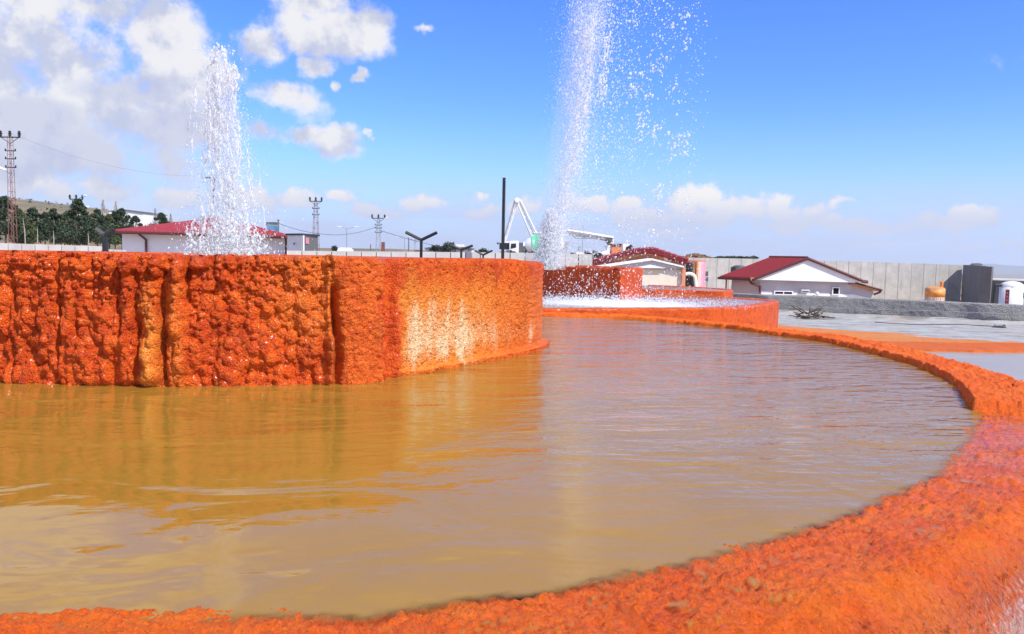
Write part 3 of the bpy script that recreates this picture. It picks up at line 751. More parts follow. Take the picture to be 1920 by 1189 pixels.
# cut the side pool sheet where the main pool is
me = o.data
import bmesh
bm = bmesh.new(); bm.from_mesh(me)
cs = np.array([f.calc_center_median()[:2] for f in bm.faces]); ins = poly_in(cs[:, 0], cs[:, 1], RP[::10]+RN[::10]*.25)
bmesh.ops.delete(bm, geom=[f for f, k in zip(list(bm.faces), ins) if k], context='FACES'); bm.to_mesh(me); bm.free()
tag(o, kind='structure')
mb = MB(); mb.box(4.6, 60, 6.3, 6.6, -2.6, ZT+.05); o = mb.build('terrace_edge_wall', M_TRAV); tag(o, 'straight edge wall holding the side pool at right', 'wall')

# grey basin wall across the terrace (rough sprayed mortar)
m_, t_, o_ = mat('rough sprayed grey mortar'); p_ = t_.pos()
nn = t_.noise(p_, 22, 6, .75); vv = t_.voro(p_, 26, 'F1')
cc = t_.mix(t_.mapr(t_.noise(p_, 1.1, 6, .6), .3, .7), (.26, .25, .23), (.40, .385, .36))
cc = t_.mix(t_.mapr(nn, .54, .68, 0, .8), cc, (.62, .62, .61)); cc = t_.mix(t_.mapr(nn, .45, .33, 0, .8), cc, (.07, .07, .07))
sx = t_.new('ShaderNodeSeparateXYZ'); t_.put(sx.inputs[0], p_)
cc = t_.mix(t_.mapr(t_.math('ADD', sx.outputs[2], t_.math('MULTIPLY_ADD', nn, .5, -.25)), .30, .55, 0, .75), cc, (.36, .36, .355))
princ(t_, o_, cc, .8, t_.bump(t_.math('ADD', nn, vv), 1.0, .05)); M_MORTAR = m_
tg_ = thing('basin_wall', 'low rough grey mortar wall behind the pale terrace at right', 'wall', (0, 0, 0))
gw = [P(1340, 548, 40), P(1420, 551, 37.5), P(1500, 555, 36.6), P(1600, 560, 35.6), P(1700, 563, 34.6), P(1800, 565, 33.6), P(1920, 570, 32.6)]
gp = [(g[0], g[1]) for g in gw]+[(29, 31), (50, 28)]
zt3 = [g[2] for g in gw]+[0, 0]
ribbon('mortar_wall', gp, zt3, ZT-.2, .6, tg_, step=.07, amp=.022, matl=M_MORTAR, seed=400, freq=1.3)
# fallen mortar apron at its foot
Qa = catmull([(a, b-.05) for a, b in gp], .12, False); S_ = np.arange(len(Qa))*.12
rows = []
for k in range(8):
    f = k/7; wv = .55+.5*(fbm(S_*.8, S_*0, 410, 3)); rows.append(np.stack([Qa[:, 0], Qa[:, 1]-f*wv*1.3, ZT+.04+.10*(1-f)**2*(.5+fbm(S_*1.5, S_*0+f*2, 411, 3))-.10*f], -1))
V = np.stack(rows, 1)
me = npmesh('spill', V.reshape(-1, 3), gridfaces(len(Qa), 8), dict(ochre=np.zeros(V.shape[:2]), pale=np.ones(V.shape[:2]), wet=np.zeros(V.shape[:2])))
link('mortar_spill', me, M_LAND, tg_, True)
# thin cable along the wall and hoses on the ground
mb = MB(); pts = [P(x, y, np.interp(x, [1420, 1500, 1600, 1700, 1800, 1925], [37.4, 36.5, 35.5, 34.5, 33.5, 32.5])-.12) for x, y in [(1470, 576), (1550, 578), (1640, 581), (1740, 583), (1840, 587), (1925, 590)]]
mb.path(pts, .016, 5); o = mb.build('cable', M_STEEL); tag(o, 'thin pale cable strung along the face of the grey mortar wall', 'cable')
mb = MB(); pts = [PZ(x, y, ZT+.03) for x, y in [(1640, 604), (1680, 607), (1730, 609), (1790, 608), (1850, 611), (1866, 612)]]; mb.path(pts, .014, 5)
o = mb.build('hose', M_BLACK); tag(o, 'thin dark hose lying on the pale terrace, leading to the small pump', 'hose')
tp = thing('pump', 'small grey pump on the pale terrace in front of the mortar wall', 'pump', PZ(1873, 614, ZT+.01))
q = PZ(1873, 614, ZT+.01)
mb = MB(); mb.tube(q+np.array((-.16, 0, .08)), q+np.array((.08, -.05, .08)), .06, .06, 12); mb.build('motor', M_STEEL, tp)
mb = MB(); mb.box(q[0]+.08, q[0]+.2, q[1]-.1, q[1]+.03, q[2]+.0, q[2]+.12); mb.build('housing', M_DGREY, tp, bevel=.01)
mb = MB(); mb.box(q[0]-.2, q[0]+.22, q[1]-.12, q[1]+.1, q[2]-.02, q[2]+.012); mb.build('base_plate', M_BLACK, tp)
# stick pile
q = PZ(1520, 597, ZT+.02)
ts = thing('stick_pile', 'heap of dark sticks and boards on the ground by the grey wall', 'stick pile', q)
for i in range(44):
    a = random.uniform(-.55, .55); b = random.uniform(-.3, .3); L = random.uniform(.35, .75)
    an = random.uniform(0, 6.28); ti = random.uniform(.1, .75); hgt = max(0, .30-abs(a)*.45)*random.random()
    p0_ = q+np.array((a, b, hgt+.02)); p1_ = p0_+np.array((math.cos(an)*math.cos(ti), math.sin(an)*math.cos(ti), math.sin(ti)*(.7 if abs(a) < .3 else .2)))*L
    mb = MB(); mb.tube(p0_, p1_, random.uniform(.015, .032), .014, 5); mb.build('stick', M_TIMB, ts)
mb = MB(); mb.tube(q+np.array((-.08, 0, 0)), q+np.array((-.06, 0, .46)), .022, .018, 5); mb.build('stick', M_TIMB, ts)

# ------------------------------------------------------------ ground and hills
def terr(X, Y):
    t_ = X/np.maximum(Y, 1)
    z = -1.6-1.4*sst(0, 12, X)*sst(18, 34, Y)-.0*Y
    z = np.where(Y > 30, z, np.where(X > 0, z, z))
    z = z+1.1*sst(0, -8, X)*sst(24, 40, Y)
    # beyond the site: rises to the left, drops to the right
    g = np.interp(t_, [-1.2, -.66, -.60, -.51, -.42, -.30, -.24, -.15, -.05, .05, .2, 1.5],
                  [33, 28.0, 26.0, 21.5, 15.5, 8.0, 2.5, 3.2, 2.2, -1.5, -10, -30])
    s = sst(170, 460, Y)
    n = fbm(X*.02, Y*.02, 600, 4)-.5
    z = z*(1-s)+s*g+n*2.2*s*sst(.1, -.2, t_)
    f = sst(600, 5000, Y); z = z-f*(70+0*X)*sst(-.3, .1, t_)-f*20
    return z
ys = np.concatenate([np.linspace(-30, 60, 46), 60*np.exp(np.linspace(.04, math.log(12000/60), 90))]); us = np.linspace(-1.6, 1.6, 161)
U2, Y2 = np.meshgrid(us, ys, indexing='ij'); X2 = U2*(np.abs(Y2)+45); Z2 = terr(X2, Y2)
m_, t_, o_ = mat('dry hillside grass and earth'); p_ = t_.pos()
n1 = t_.noise(p_, .035, 7, .6); n2 = t_.noise(p_, .3, 7, .65)
cc = t_.ramp(n1, [(.32, (.12, .115, .055)), (.5, (.20, .15, .085)), (.62, (.34, .19, .11)), (.75, (.42, .28, .18))])
cc = t_.mix(t_.mapr(n2, .45, .72, 0, .6), cc, (.13, .12, .06))
sx = t_.new('ShaderNodeSeparateXYZ'); t_.put(sx.inputs[0], p_)
near = t_.mapr(sx.outputs[1], 60, 150)
cc = t_.mix(near, t_.mix(t_.mapr(t_.noise(p_, .5, 6, .65), .35, .65), (.42, .24, .14), (.50, .42, .33)), cc)
princ(t_, o_, cc, .95, t_.bump(n2, .5, .5)); M_GROUND = m_
me = npmesh('ground', np.stack([X2, Y2, Z2], -1).reshape(-1, 3), gridfaces(len(us), len(ys)))
o = link('ground', me, M_GROUND, None, True); tag(o, kind='structure')
# distant mountains at right
MT = plain('distant mountain', (.16, .17, .16), .95, .2, .002)
xs = np.linspace(2500, 14000, 90); rows = []
prof_ = 40+150*fbm(xs*.0006, xs*0, 610, 4)*sst(2500, 6500, xs)+40*np.exp(-((xs-6050)/500)**2)
for k, (yy, f) in enumerate([(9000, 0), (9600, .55), (10300, 1), (12000, .6), (14000, 0)]):
    rows.append(np.stack([xs, np.full_like(xs, yy)+200*np.sin(xs*.002), -170+prof_*f*(1+.25*(fbm(xs*.003, xs*0+k, 611, 3)-.5))], -1))
me = npmesh('mountains', np.stack(rows, 1).reshape(-1, 3), gridfaces(len(xs), 5))
o = link('mountains', me, MT, None, True); tag(o, kind='structure')

# ------------------------------------------------------------ perimeter walls
def panel_wall(label, pts, Y, joints, matl, thick=.3, zb=-2.6, name='perimeter_wall'):
    """pts: (px, py) of the top edge, straight in plan at depths Y; joints in px"""
    t = thing(name, label, 'wall', (P(joints[0], 470, Y(joints[0]))))
    for a, b in zip(joints[:-1], joints[1:]):
        za = np.interp(a, [p[0] for p in pts], [p[1] for p in pts]); zb_ = np.interp(b, [p[0] for p in pts], [p[1] for p in pts])
        A_ = P(a, za, Y(a)); B_ = P(b, zb_, Y(b)); d = (B_-A_); d[2] = 0; L = np.linalg.norm(d); d /= L
        A2 = A_+d*.022; B2 = B_-d*.022; pr = random.uniform(-.012, .012); nn_ = np.array((d[1], -d[0], 0))*pr
        mb = MB(); mb.prism([A2+nn_, B2+nn_, np.array((B2[0], B2[1], zb))+nn_, np.array((A2[0], A2[1], zb))+nn_], (-d[1]*thick, d[0]*thick, 0))
        mb.build('concrete_panel', matl, t)
    # dark joint core
    A_ = P(joints[0], np.interp(joints[0], [p[0] for p in pts], [p[1] for p in pts]), Y(joints[0])); B_ = P(joints[-1], np.interp(joints[-1], [p[0] for p in pts], [p[1] for p in pts]), Y(joints[-1]))
    d = B_-A_; d[2] = 0; d /= np.linalg.norm(d); nn_ = np.array((-d[1], d[0], 0))*.06
    mb = MB(); e = np.array((0, 0, -.03)); mb.prism([A_+nn_+e+d*.05, B_+nn_+e-d*.05, np.array((B_[0], B_[1], zb))+nn_-d*.05, np.array((A_[0], A_[1], zb))+nn_+d*.05], (-d[1]*(thick-.12), d[0]*(thick-.12), 0))
    mb.build('joint_filler', M_DGREY, t); return t
panel_wall('pale concrete parapet behind the orange tank at far left', [(-60, 454), (190, 462)], lambda x: 40, [-60+i*25 for i in range(11)], M_PARA)
panel_wall('low step of pale parapet beside the white building with hipped roof', [(190, 467), (232, 469)], lambda x: 40, [190, 212, 232], M_PARA)
panel_wall('pale parapet from the grey kiosk to the black mast', [(538, 470), (640, 471), (985, 474)], lambda x: 40, [538+i*27.9 for i in range(17)], M_PARA)
panel_wall('weathered parapet below the mixer truck behind the white jet', [(985, 474), (1110, 477)], lambda x: 40, [985, 1010, 1035, 1060, 1085, 1112], M_CONC)
# tall retaining wall at right
yr = lambda x: 100-(x-1300)*.0
panel_wall('tall grey concrete retaining wall with vertical joints behind the white gabled house', [(1278, 483), (1400, 485), (1530, 488.5), (1700, 493), (1805, 497)], yr, [1278, 1300, 1322, 1345, 1367.5, 1390, 1412, 1434, 1457, 1479, 1501, 1524, 1546, 1569, 1592, 1615, 1638.5, 1662, 1686, 1710, 1733, 1756, 1780, 1805], M_CONC, .4, -3.2, 'retaining_wall')
mb = MB(); mb.prism([P(1300, 551, 99.9), P(1735, 553, 99.9), P(1735, 546, 99.9), P(1300, 544, 99.9)], (0, .05, 0))
# return wall (its shaded side faces the camera) and lower wall
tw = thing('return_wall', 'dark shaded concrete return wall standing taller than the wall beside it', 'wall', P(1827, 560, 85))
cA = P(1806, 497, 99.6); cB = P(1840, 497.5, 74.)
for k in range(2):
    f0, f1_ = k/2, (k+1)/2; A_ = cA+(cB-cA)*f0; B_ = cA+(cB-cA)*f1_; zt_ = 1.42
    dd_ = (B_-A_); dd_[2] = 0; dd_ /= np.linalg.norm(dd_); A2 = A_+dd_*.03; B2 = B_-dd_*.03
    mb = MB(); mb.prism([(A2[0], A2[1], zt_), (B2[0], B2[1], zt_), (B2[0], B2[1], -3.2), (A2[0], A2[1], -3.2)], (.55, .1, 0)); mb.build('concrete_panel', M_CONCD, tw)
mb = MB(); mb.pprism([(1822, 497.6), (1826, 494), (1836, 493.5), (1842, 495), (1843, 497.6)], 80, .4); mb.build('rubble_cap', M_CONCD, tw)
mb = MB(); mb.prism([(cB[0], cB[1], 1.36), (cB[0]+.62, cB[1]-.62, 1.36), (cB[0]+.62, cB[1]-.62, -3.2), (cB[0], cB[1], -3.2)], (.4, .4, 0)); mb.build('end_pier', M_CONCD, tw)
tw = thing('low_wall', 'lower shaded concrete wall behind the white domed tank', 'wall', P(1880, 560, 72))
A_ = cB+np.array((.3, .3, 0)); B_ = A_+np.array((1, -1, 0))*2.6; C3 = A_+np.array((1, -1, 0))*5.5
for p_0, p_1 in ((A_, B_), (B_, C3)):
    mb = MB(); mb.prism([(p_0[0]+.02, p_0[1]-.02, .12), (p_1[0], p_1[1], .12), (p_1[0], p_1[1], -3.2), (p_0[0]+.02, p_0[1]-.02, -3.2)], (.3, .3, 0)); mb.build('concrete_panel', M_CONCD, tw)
mb = MB(); mb.pprism([(1846, 526), (1846, 516), (1852, 518), (1862, 523), (1990, 526), (1990, 532), (1846, 532)], 110, 6); o = mb.build('spoil_heap', M_PARA); tag(o, 'pale heap of spoil beyond the low wall at far right', 'heap')

# ------------------------------------------------------------ tanks
def ptank(name, label, px0, px1, pytop, pybot, Y, body, top, dome=.25, zbot=None, parts=None, n=40):
    cx = (px0+px1)/2; A_ = P(px0, pybot, Y); B_ = P(px1, pybot, Y); r = (B_[0]-A_[0])/2; zt_ = P(cx, pytop, Y)[2]; zb = P(cx, pybot, Y)[2] if zbot is None else zbot
    c_ = (P(cx, pybot, Y)[0], Y, zb); H = zt_-zb
    t = thing(name, label, 'tank', c_); hd = r*dome
    mb = MB(); mb.lathe(c_, [(r*.98, 0), (r, .05), (r, H-hd)], n); mb.build('tank_body', body, t, True)
    prof = [(r*1.012, H-hd-.02), (r*1.012, H-hd+.02)]+[(r*math.cos(a), H-hd+hd*math.sin(a)) for a in np.linspace(.1, 1.45, 8)]+[(.12*r, H)]
    mb = MB(); mb.lathe(c_, prof, n); mb.build('tank_top', top, t, True)
    return t, c_, r, H
# white domed tank
t, c_, r, H = ptank('storage_tank', 'white domed tank with a narrow red strip, at the right edge', 1875, 1915, 527, 572, 60, M_TWHITE, M_TWHITE, .5, -3)
def arcstrip(c_, r, a0, a1, z0, z1, n=6):
    V = []; mb = MB()
    for i in range(n+1):
        a = a0+(a1-a0)*i/n
        for z in (z0, z1): V.append((c_[0]+math.cos(a)*r, c_[1]+math.sin(a)*r, z))
    mb.add(V, [(2*i, 2*i+2, 2*i+3, 2*i+1) for i in range(n)]); return mb
arcstrip(c_, r*1.008, rad(-150), rad(-131), -2.6, -.28).build('print_strip', M_RED, t)
for k in range(6):
    arcstrip(c_, r*1.016, rad(-144), rad(-137), -.45-k*.27, -.60-k*.27, 2).build('worn_mark', M_PINK, t)
arcstrip(c_, r*1.006, rad(-62), rad(-35), -.9, -.95, 3)
mb = MB(); mb.tube((c_[0]+r*.75, c_[1]-r*.7, -.75), (c_[0]+r*1.15, c_[1]-r*.7, -1.0), .09, .09, 8); mb.box(c_[0]+r*.55, c_[0]+r*1.15, c_[1]-r*.75-.1, c_[1]-r*.6, -.75, -.45); mb.build('valve', M_STEEL, t)
mb = MB(); q = P(1866, 535, 60); mb.path([(c_[0]-r*.9, 60, q[2]), (q[0], 60, q[2]), (q[0]-.15, 60, -3)], .10, 8); mb.build('downpipe', M_BLACK, t)
t, c_, r, H = ptank('storage_tank', 'pale tank with an orange top in front of the retaining wall', 1735, 1769, 537, 566, 70, M_CONC, M_COPPER, .25, -3)
mb = MB(); mb.lathe((c_[0], c_[1], c_[2]+H-.9), [(r*1.012, 0), (r*1.012, .62)], 40); mb.build('orange_band', M_COPPER, t, True)
for k in range(14):
    a = rad(-170+k*12.3); L = random.uniform(.15, .5)
    arcstrip(c_, r*1.014, a, a+rad(random.uniform(3, 8)), c_[2]+H-.9-L, c_[2]+H-.88, 2).build('rust_streak', M_COPPER, t)
mb = MB(); q = P(1766, 530, 70); mb.tube((q[0], 70, q[2]+.1), (q[0], 70, q[2]-.5), .14, .12, 8); mb.tube((q[0]-.12, 70, q[2]-.45), (q[0]-.1, 70, q[2]-.7), .2, .1, 8); mb.build('inlet_pipe', M_COPPER, t)
# dark tank behind house
t, c_, r, H = ptank('storage_tank', 'dark grey tank standing behind the left slope of the white house roof', 1371, 1395, 497, 560, 84, M_DGREY, M_DGREY, .3, -3)
mb = MB(); q = P(1370, 507, 84); mb.box(q[0]-.12, q[0]+.3, 83.3, 83.6, q[2]-.5, q[2]+.35); mb.build('bracket', M_BLACK, t)
mb = MB(); q = P(1398, 502, 84); mb.tube((q[0]-.4, 84, q[2]), (q[0]+.15, 84, q[2]+.05), .13, .1, 8); mb.build('outlet_pipe', M_BLACK, t)
# striped pink tank by the garage
t, c_, r, H = ptank('silo_tank', 'upright pink and brown tank, shade painted on its left side, right of the brick gable', 1284, 1321, 487, 543, 58, M_PINK, M_WOOD, .12, -2.8)
arcstrip(c_, r*1.008, rad(-178), rad(-118), -2.6, c_[2]+H-.2, 8).build('shaded_side', M_DGREY, t)  # shade of the tank's left side put on as a dark strip
for k, (a0, a1, mm) in enumerate([(-118, -104, M_WOOD), (-104, -97, M_TIMB), (-97, -86, M_COPPER), (-86, -80, M_CREAM), (-76, -72, M_CREAM)]):
    arcstrip(c_, r*1.008, rad(a0), rad(a1), -2.6+.1*k, c_[2]+H-.15, 3).build('paint_stripe', mm, t)
q0 = P(1292, 513, 56.6)
mb = MB(); pts = [q0+np.array((math.sin(a)*.45-.0, 0, math.cos(a)*.35-.35)) for a in np.linspace(-.6, 1.57, 7)]+[P(1306, 545, 56.6)]
mb.path(pts, .13, 8); mb.build('bent_pipe', M_TWHITE, t)
mb = MB(); mb.pbox(1294, 520, 1304, 541, 56.9, .2); mb.build('opening', M_BLACK, t)
tgm = thing('valve_box', 'two small dark meters on a post between the pink tank and wall', 'meter', P(1326, 540, 60))
mb = MB(); mb.pbox(1323, 509, 1328, 518, 60, .2); mb.build('meter', M_DGREY, tgm); mb = MB(); mb.pbox(1323, 520, 1328, 527, 60, .2); mb.build('meter', M_DGREY, tgm)
mb = MB(); mb.pbox(1325, 527, 1326.5, 548, 60.05, .1); mb.build('post', M_STEEL, tgm)

# ------------------------------------------------------------ white gabled house (right)
YH = 62.0
th_ = thing('gabled_house', 'white house with dark red roof and broad white gable, beyond the grey wall', 'house', P(1500, 575, YH))
dz0 = -3.2
def fp3(px, py, Y): return P(px, py, Y)
mb = MB()                                           # main body walls
xl, xr = P(1424, 530, YH)[0], P(1638, 530, YH)[0]
zl_, zr_ = P(1424, 526, YH)[2], P(1600, 532, YH)[2]
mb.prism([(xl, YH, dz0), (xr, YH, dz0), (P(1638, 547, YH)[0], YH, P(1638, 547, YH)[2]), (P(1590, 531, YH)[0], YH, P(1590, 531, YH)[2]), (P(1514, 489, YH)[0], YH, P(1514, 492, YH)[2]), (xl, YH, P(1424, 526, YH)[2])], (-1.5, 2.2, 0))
mb.build('wall', M_GREYSHADE, th_)
# sunlight below the eave painted as a white sheet: the plinth stands proud
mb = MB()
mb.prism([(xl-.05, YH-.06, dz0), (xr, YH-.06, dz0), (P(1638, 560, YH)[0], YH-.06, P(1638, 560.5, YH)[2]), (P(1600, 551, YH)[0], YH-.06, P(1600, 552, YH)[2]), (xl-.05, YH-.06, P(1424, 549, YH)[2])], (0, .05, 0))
mb.build('sunlit_strip', M_WHITE, th_)
mb = MB()                                           # gable panel overhanging the wall
YG = YH-.55
gp_ = [(1415, 524.5), (1612, 530), (1611, 525.5), (1514.5, 487.5), (1417, 521.5)]
mb.pprism(gp_, YG, .16); mb.build('gable', M_WHITE, th_)
# soffit
mb = MB(); mb.prism([P(1416, 525, YG+.17), P(1610, 530.5, YG+.17), P(1610, 530.5, YG+.17)+np.array((0, .6, 0)), P(1416, 525, YG+.17)+np.array((0, .6, 0))], (0, 0, -.04)); mb.build('soffit', M_GREYSHADE, th_)
# roof slopes: left slope wide and visible, right slope
ridge = P(1514.5, 485.8, YG-.1); lf = P(1416, 523.5, YG-.1); rt = P(1616, 527.5, YG-.1); back = np.array((-1.9, 3.1, 0))
bl = lf+np.array((-1.95, 3.1, 0)); ridge2 = ridge+np.array((-1.95, 3.1, 0))
def slab(mb, pts, th=.09): mb.prism(pts, (0, 0, th)); return mb
mb = MB(); slab(mb, [lf, ridge, ridge2, bl]); o = mb.build('roof', M_ROOF, th_)
mb = MB(); slab(mb, [ridge, rt, rt+back, ridge2]); mb.build('roof', M_ROOF, th_)
mb = MB(); mb.prism([P(1446, 487.6, YH+3), P(1504, 487.0, YH+3), P(1512, 492, YH+1.5), P(1440, 494, YH+1.5)], (0, 0, -.06)); mb.build('roof', M_ROOF, th_)
# standing ribs of the metal sheet on the left slope
for k in range(1, 22):
    f = k/22; a = ridge+(ridge2-ridge)*f; b = lf+(bl-lf)*f; mb = MB(); mb.tube(a+np.array((0, 0, .11)), b+np.array((0, 0, .11)), .03, .03, 4); mb.build('roof_rib', M_ROOF, th_)
mb = MB(); mb.path([lf+np.array((0, -.03, .05)), ridge+np.array((0, -.03, .05)), rt+np.array((0, -.03, .05))], .11, 4); mb.build('verge_trim', M_TRIM, th_)
mb = MB(); mb.path([ridge+np.array((0, 0, .12)), ridge2+np.array((0, 0, .12))], .09, 4); mb.build('ridge_cap', M_TRIM, th_)
mb = MB(); mb.path([lf+np.array((-.05, -.1, -.05)), bl+np.array((-.1, 0, -.05))], .10, 6); mb.build('gutter', M_TRIM, th_)
mb = MB(); mb.path([P(1405, 525, YH-.4), P(1409, 531, YH-.4), P(1425, 536, YH-.25), P(1424.5, 556, YH-.25), (P(1424.5, 556, YH-.25)[0], YH-.25, dz0)], .10, 6); mb.build('downpipe', M_TRIM, th_)
mb = MB(); mb.path([P(1362, 524, YH+2.2), (P(1362, 524, YH+2.2)[0], YH+2.2, dz0)], .08, 6); mb.build('porch_post', M_WOOD, th_)
mb = MB(); mb.prism([P(1376, 528, YH+2), P(1424, 529, YH+.1), (P(1424, 529, YH+.1)[0], YH+.1, dz0), (P(1376, 528, YH+2)[0], YH+2, dz0)], (.1, .3, 0)); mb.build('side_wall', M_GREYSHADE, th_)
mb = MB(); mb.pbox(1408, 520.5, 1418, 526.5, YG-.05, .5); mb.build('rafter_end', M_WOOD, th_)
mb = MB(); mb.path([rt+np.array((.0, 0, 0)), rt+np.array((.45, 0, -.05))], .13, 6); mb.build('gutter_end', M_TRIM, th_)
# right lean-to with wooden soffit
mb = MB(); mb.prism([P(1604, 531, YH-.5), P(1652, 544.5, YH-.5), P(1648, 546.6, YH-.5), P(1600, 533, YH-.5)], (-1.2, 2.4, 0)); mb.build('lean_to_roof', M_WOOD, th_)
mb = MB(); mb.path([P(1652, 545, YH-.6), P(1650, 548, YH-.5), P(1638, 552.5, YH-.3)], .08, 6); mb.build('downpipe', M_TRIM, th_)
mb = MB(); mb.path([P(1604, 530.5, YH-.55), P(1654, 544, YH-.55)], .07, 4); mb.build('eave_trim', M_TRIM, th_)
def window(px0, py0, px1, py1, Y, parent, panes=1, frm=M_WHITE):
    t = .9; mb = MB(); X0, X1 = P(px0, py0, Y)[0], P(px1, py0, Y)[0]; z1, z0 = P((px0+px1)/2, py0, Y)[2], P((px0+px1)/2, py1, Y)[2]; w = .07
    mb.box(X0, X1, Y-.10, Y, z1-w, z1); mb.box(X0, X1, Y-.10, Y, z0, z0+w); mb.box(X0, X0+w, Y-.10, Y, z0+w, z1-w); mb.box(X1-w, X1, Y-.10, Y, z0+w, z1-w)
    if panes == 2: xm = (X0+X1)/2; mb.box(xm-w/2, xm+w/2, Y-.10, Y, z0+w, z1-w)
    f = mb.build('window', frm, parent)
    if panes == 2:
        for a, b in ((X0+w, xm-w/2), (xm+w/2, X1-w)): q_ = MB(); q_.box(a, b, Y-.05, Y-.02, z0+w, z1-w); q_.build('pane', M_GLASS, f)
    else: q_ = MB(); q_.box(X0+w, X1-w, Y-.05, Y-.02, z0+w, z1-w); q_.build('pane', M_GLASS, f)
window(1451, 545.5, 1486.5, 553, YH-.07, th_, 2); window(1560, 538.5, 1574, 553, YH-.07, th_, 1)
tn = thing('air_conditioner', 'small white unit fixed to the wall of the gabled house', 'air conditioner', P(1510, 546, YH-.4))
mb = MB(); mb.pbox(1503, 543.5, 1518, 549, YH-.35, .28); mb.build('casing', M_TWHITE, tn, bevel=.03)
mb = MB(); mb.pbox(1504, 545, 1517, 547.8, YH-.36, .008); mb.build('grille', M_DGREY, tn)
mb = MB(); q = P(1532, 551, YH-.3); mb.lathe((q[0], q[1], q[2]-.14), [(.05, 0), (.13, .08), (.16, .17), (.12, .26), (.03, .31)], 14); o = mb.build('globe_lamp', M_TWHITE); tag(o, 'round white lamp by the wall of the gabled house', 'lamp')
mb = MB(); q = P(1482, 482, 120); mb.tube((q[0], 120, -3), (q[0], 120, P(1482, 478, 120)[2]), .05, .03, 5); o = mb.build('pole', M_STEEL); tag(o, 'thin mast behind the ridge of the white gabled house', 'mast')
mb = MB()
for k in range(60):
    x = random.uniform(1345, 1420); q = P(x, random.uniform(482.0, 484.6), 104); mb.lathe((q[0], 104+random.random(), q[2]-.15), [(.1, 0), (random.uniform(.3, .7), .15), (.1, random.uniform(.2, .35))], 6)
o = mb.build('hedge', M_BUSH); tag(o, 'low dark hedge along the top of the retaining wall', 'hedge')

# ------------------------------------------------------------ brick gable house with garage front
YB = 56.0
tb_ = thing('brick_house', 'house with bare orange brick gable, red tiled verge and cream garage front', 'house', P(1190, 560, YB))
zb0 = -2.9
mb = MB(); pts = [(1110, 495), (1190, 473.5), (1226, 471.5), (1284, 489), (1284, 560), (1110, 560)]; mb.pprism(pts, YB+2, 9); mb.build('wall', M_BRICK_C, tb_)
# rows of hollow bricks on the gable, each a piece
cours = MB(); brick_me = None; bn = 0
zt_line = lambda px: np.interp(px, [1112, 1190, 1226, 1284], [496, 475, 473, 490])
brick_mesh = None
for row in range(0, 9):
    py = 476+row*2.9
    for kx in range(0, 14):
        px = 1126+kx*12+(6 if row % 2 else 0)
        if px+11 > 1283 or py < zt_line(px)+1 or py < zt_line(px+11)+1 or py > 497: continue
        A_ = P(px, py, YB+1.96); B_ = P(px+11.2, py+2.5, YB+1.96)
        if brick_mesh is None:
            b_m = MB(); w_, h_ = (B_[0]-A_[0]), abs(A_[2]-B_[2]); b_m.box(0, w_, 0, .06, -h_, 0); oo = b_m.build('brick', M_BRICK_C, None); oo.parent = tb_; brick_mesh = oo.data
        else:
            oo = bpy.data.objects.new('brick', brick_mesh); COL.objects.link(oo); oo.parent = tb_
        oo.location = (A_[0]-tb_.location.x, A_[1]-tb_.location.y-random.random()*.012, A_[2]-tb_.location.z)
# roof
rl = P(1096, 492, YB+1.4); rm = P(1190, 468, YB+1.4); rp = P(1224, 465.5, YB+1.4); rr = P(1290, 487.5, YB+1.4); bk = np.array((-.8, 5, -1.1))
for a, b in ((rl, rm), (rm, rp), (rp, rr)):
    mb = MB(); mb.prism([a, b, b+bk, a+bk], (0, 0, -.22)); mb.build('roof', M_ROOF, tb_)
tile = None
for a, b in ((rl, rm), (rm, rp), (rp, rr)):
    L = np.linalg.norm(b-a); k = max(1, int(L/.42))
    for i in range(k):
        q = a+(b-a)*(i+.5)/k; ang = math.atan2((b-a)[2], (b-a)[0])
        if tile is None:
            mm = MB(); mm.tube((-.2, -.1, .0), (.2, -.1, .03), .07, .09, 8); oo = mm.build('roof_tile', M_ROOF, None); oo.parent = tb_; tile = oo.data
        else: oo = bpy.data.objects.new('roof_tile', tile); COL.objects.link(oo); oo.parent = tb_
        oo.location = (q[0]-tb_.location.x, q[1]-tb_.location.y, q[2]-tb_.location.z+.02); oo.rotation_euler = (0, -ang, 0)
# chimney
mb = MB(); mb.pbox(1147, 459, 1165, 477, YB+4, 1.2); ch = mb.build('chimney', M_BRICK_C, tb_)
mb = MB(); mb.pbox(1145, 457, 1167, 458.8, YB+3.9, 1.4); mb.build('chimney_cap', M_TIMB, ch)
for k in range(4):
    mb = MB(); mb.pbox(1148+k*4.4, 460, 1150.5+k*4.4, 462, YB+3.97, .04); mb.build('vent_hole', M_BLACK, ch)
# front porch gable
mb = MB(); mb.pprism([(1118, 499.5), (1223, 484.6), (1283, 499), (1283, 502), (1223, 488.3), (1118, 503.5)], YB-.4, 2.2); mb.build('porch_roof', M_WHITE, tb_)
mb = MB(); mb.pprism([(1119, 504), (1223, 489), (1281, 502.5), (1281, 504), (1119, 504.5)], YB-.2, .1); mb.build('porch_gable', M_GREYSHADE, tb_)
mb = MB(); mb.pprism([(1193, 502.5), (1219, 496), (1248, 502.8)], YB-.3, .05); mb.build('gable_infill', M_WHITE, tb_)
mb = MB(); mb.pbox(1203, 504.6, 1283, 560, YB, .3); mb.build('garage_wall', M_CREAM, tb_)
mb = MB(); mb.pbox(1119, 504.8, 1202.8, 560, YB, .3); mb.build('garage_wall', M_GREYSHADE, tb_)
mb = MB(); mb.pbox(1278.5, 503, 1285, 560, YB-.25, .3); mb.build('brick_pier', M_BRICK_C, tb_)
mb = MB(); mb.pbox(1196, 502.8, 1282, 504.4, YB-.12, .12); mb.build('lintel', M_DGREY, tb_)
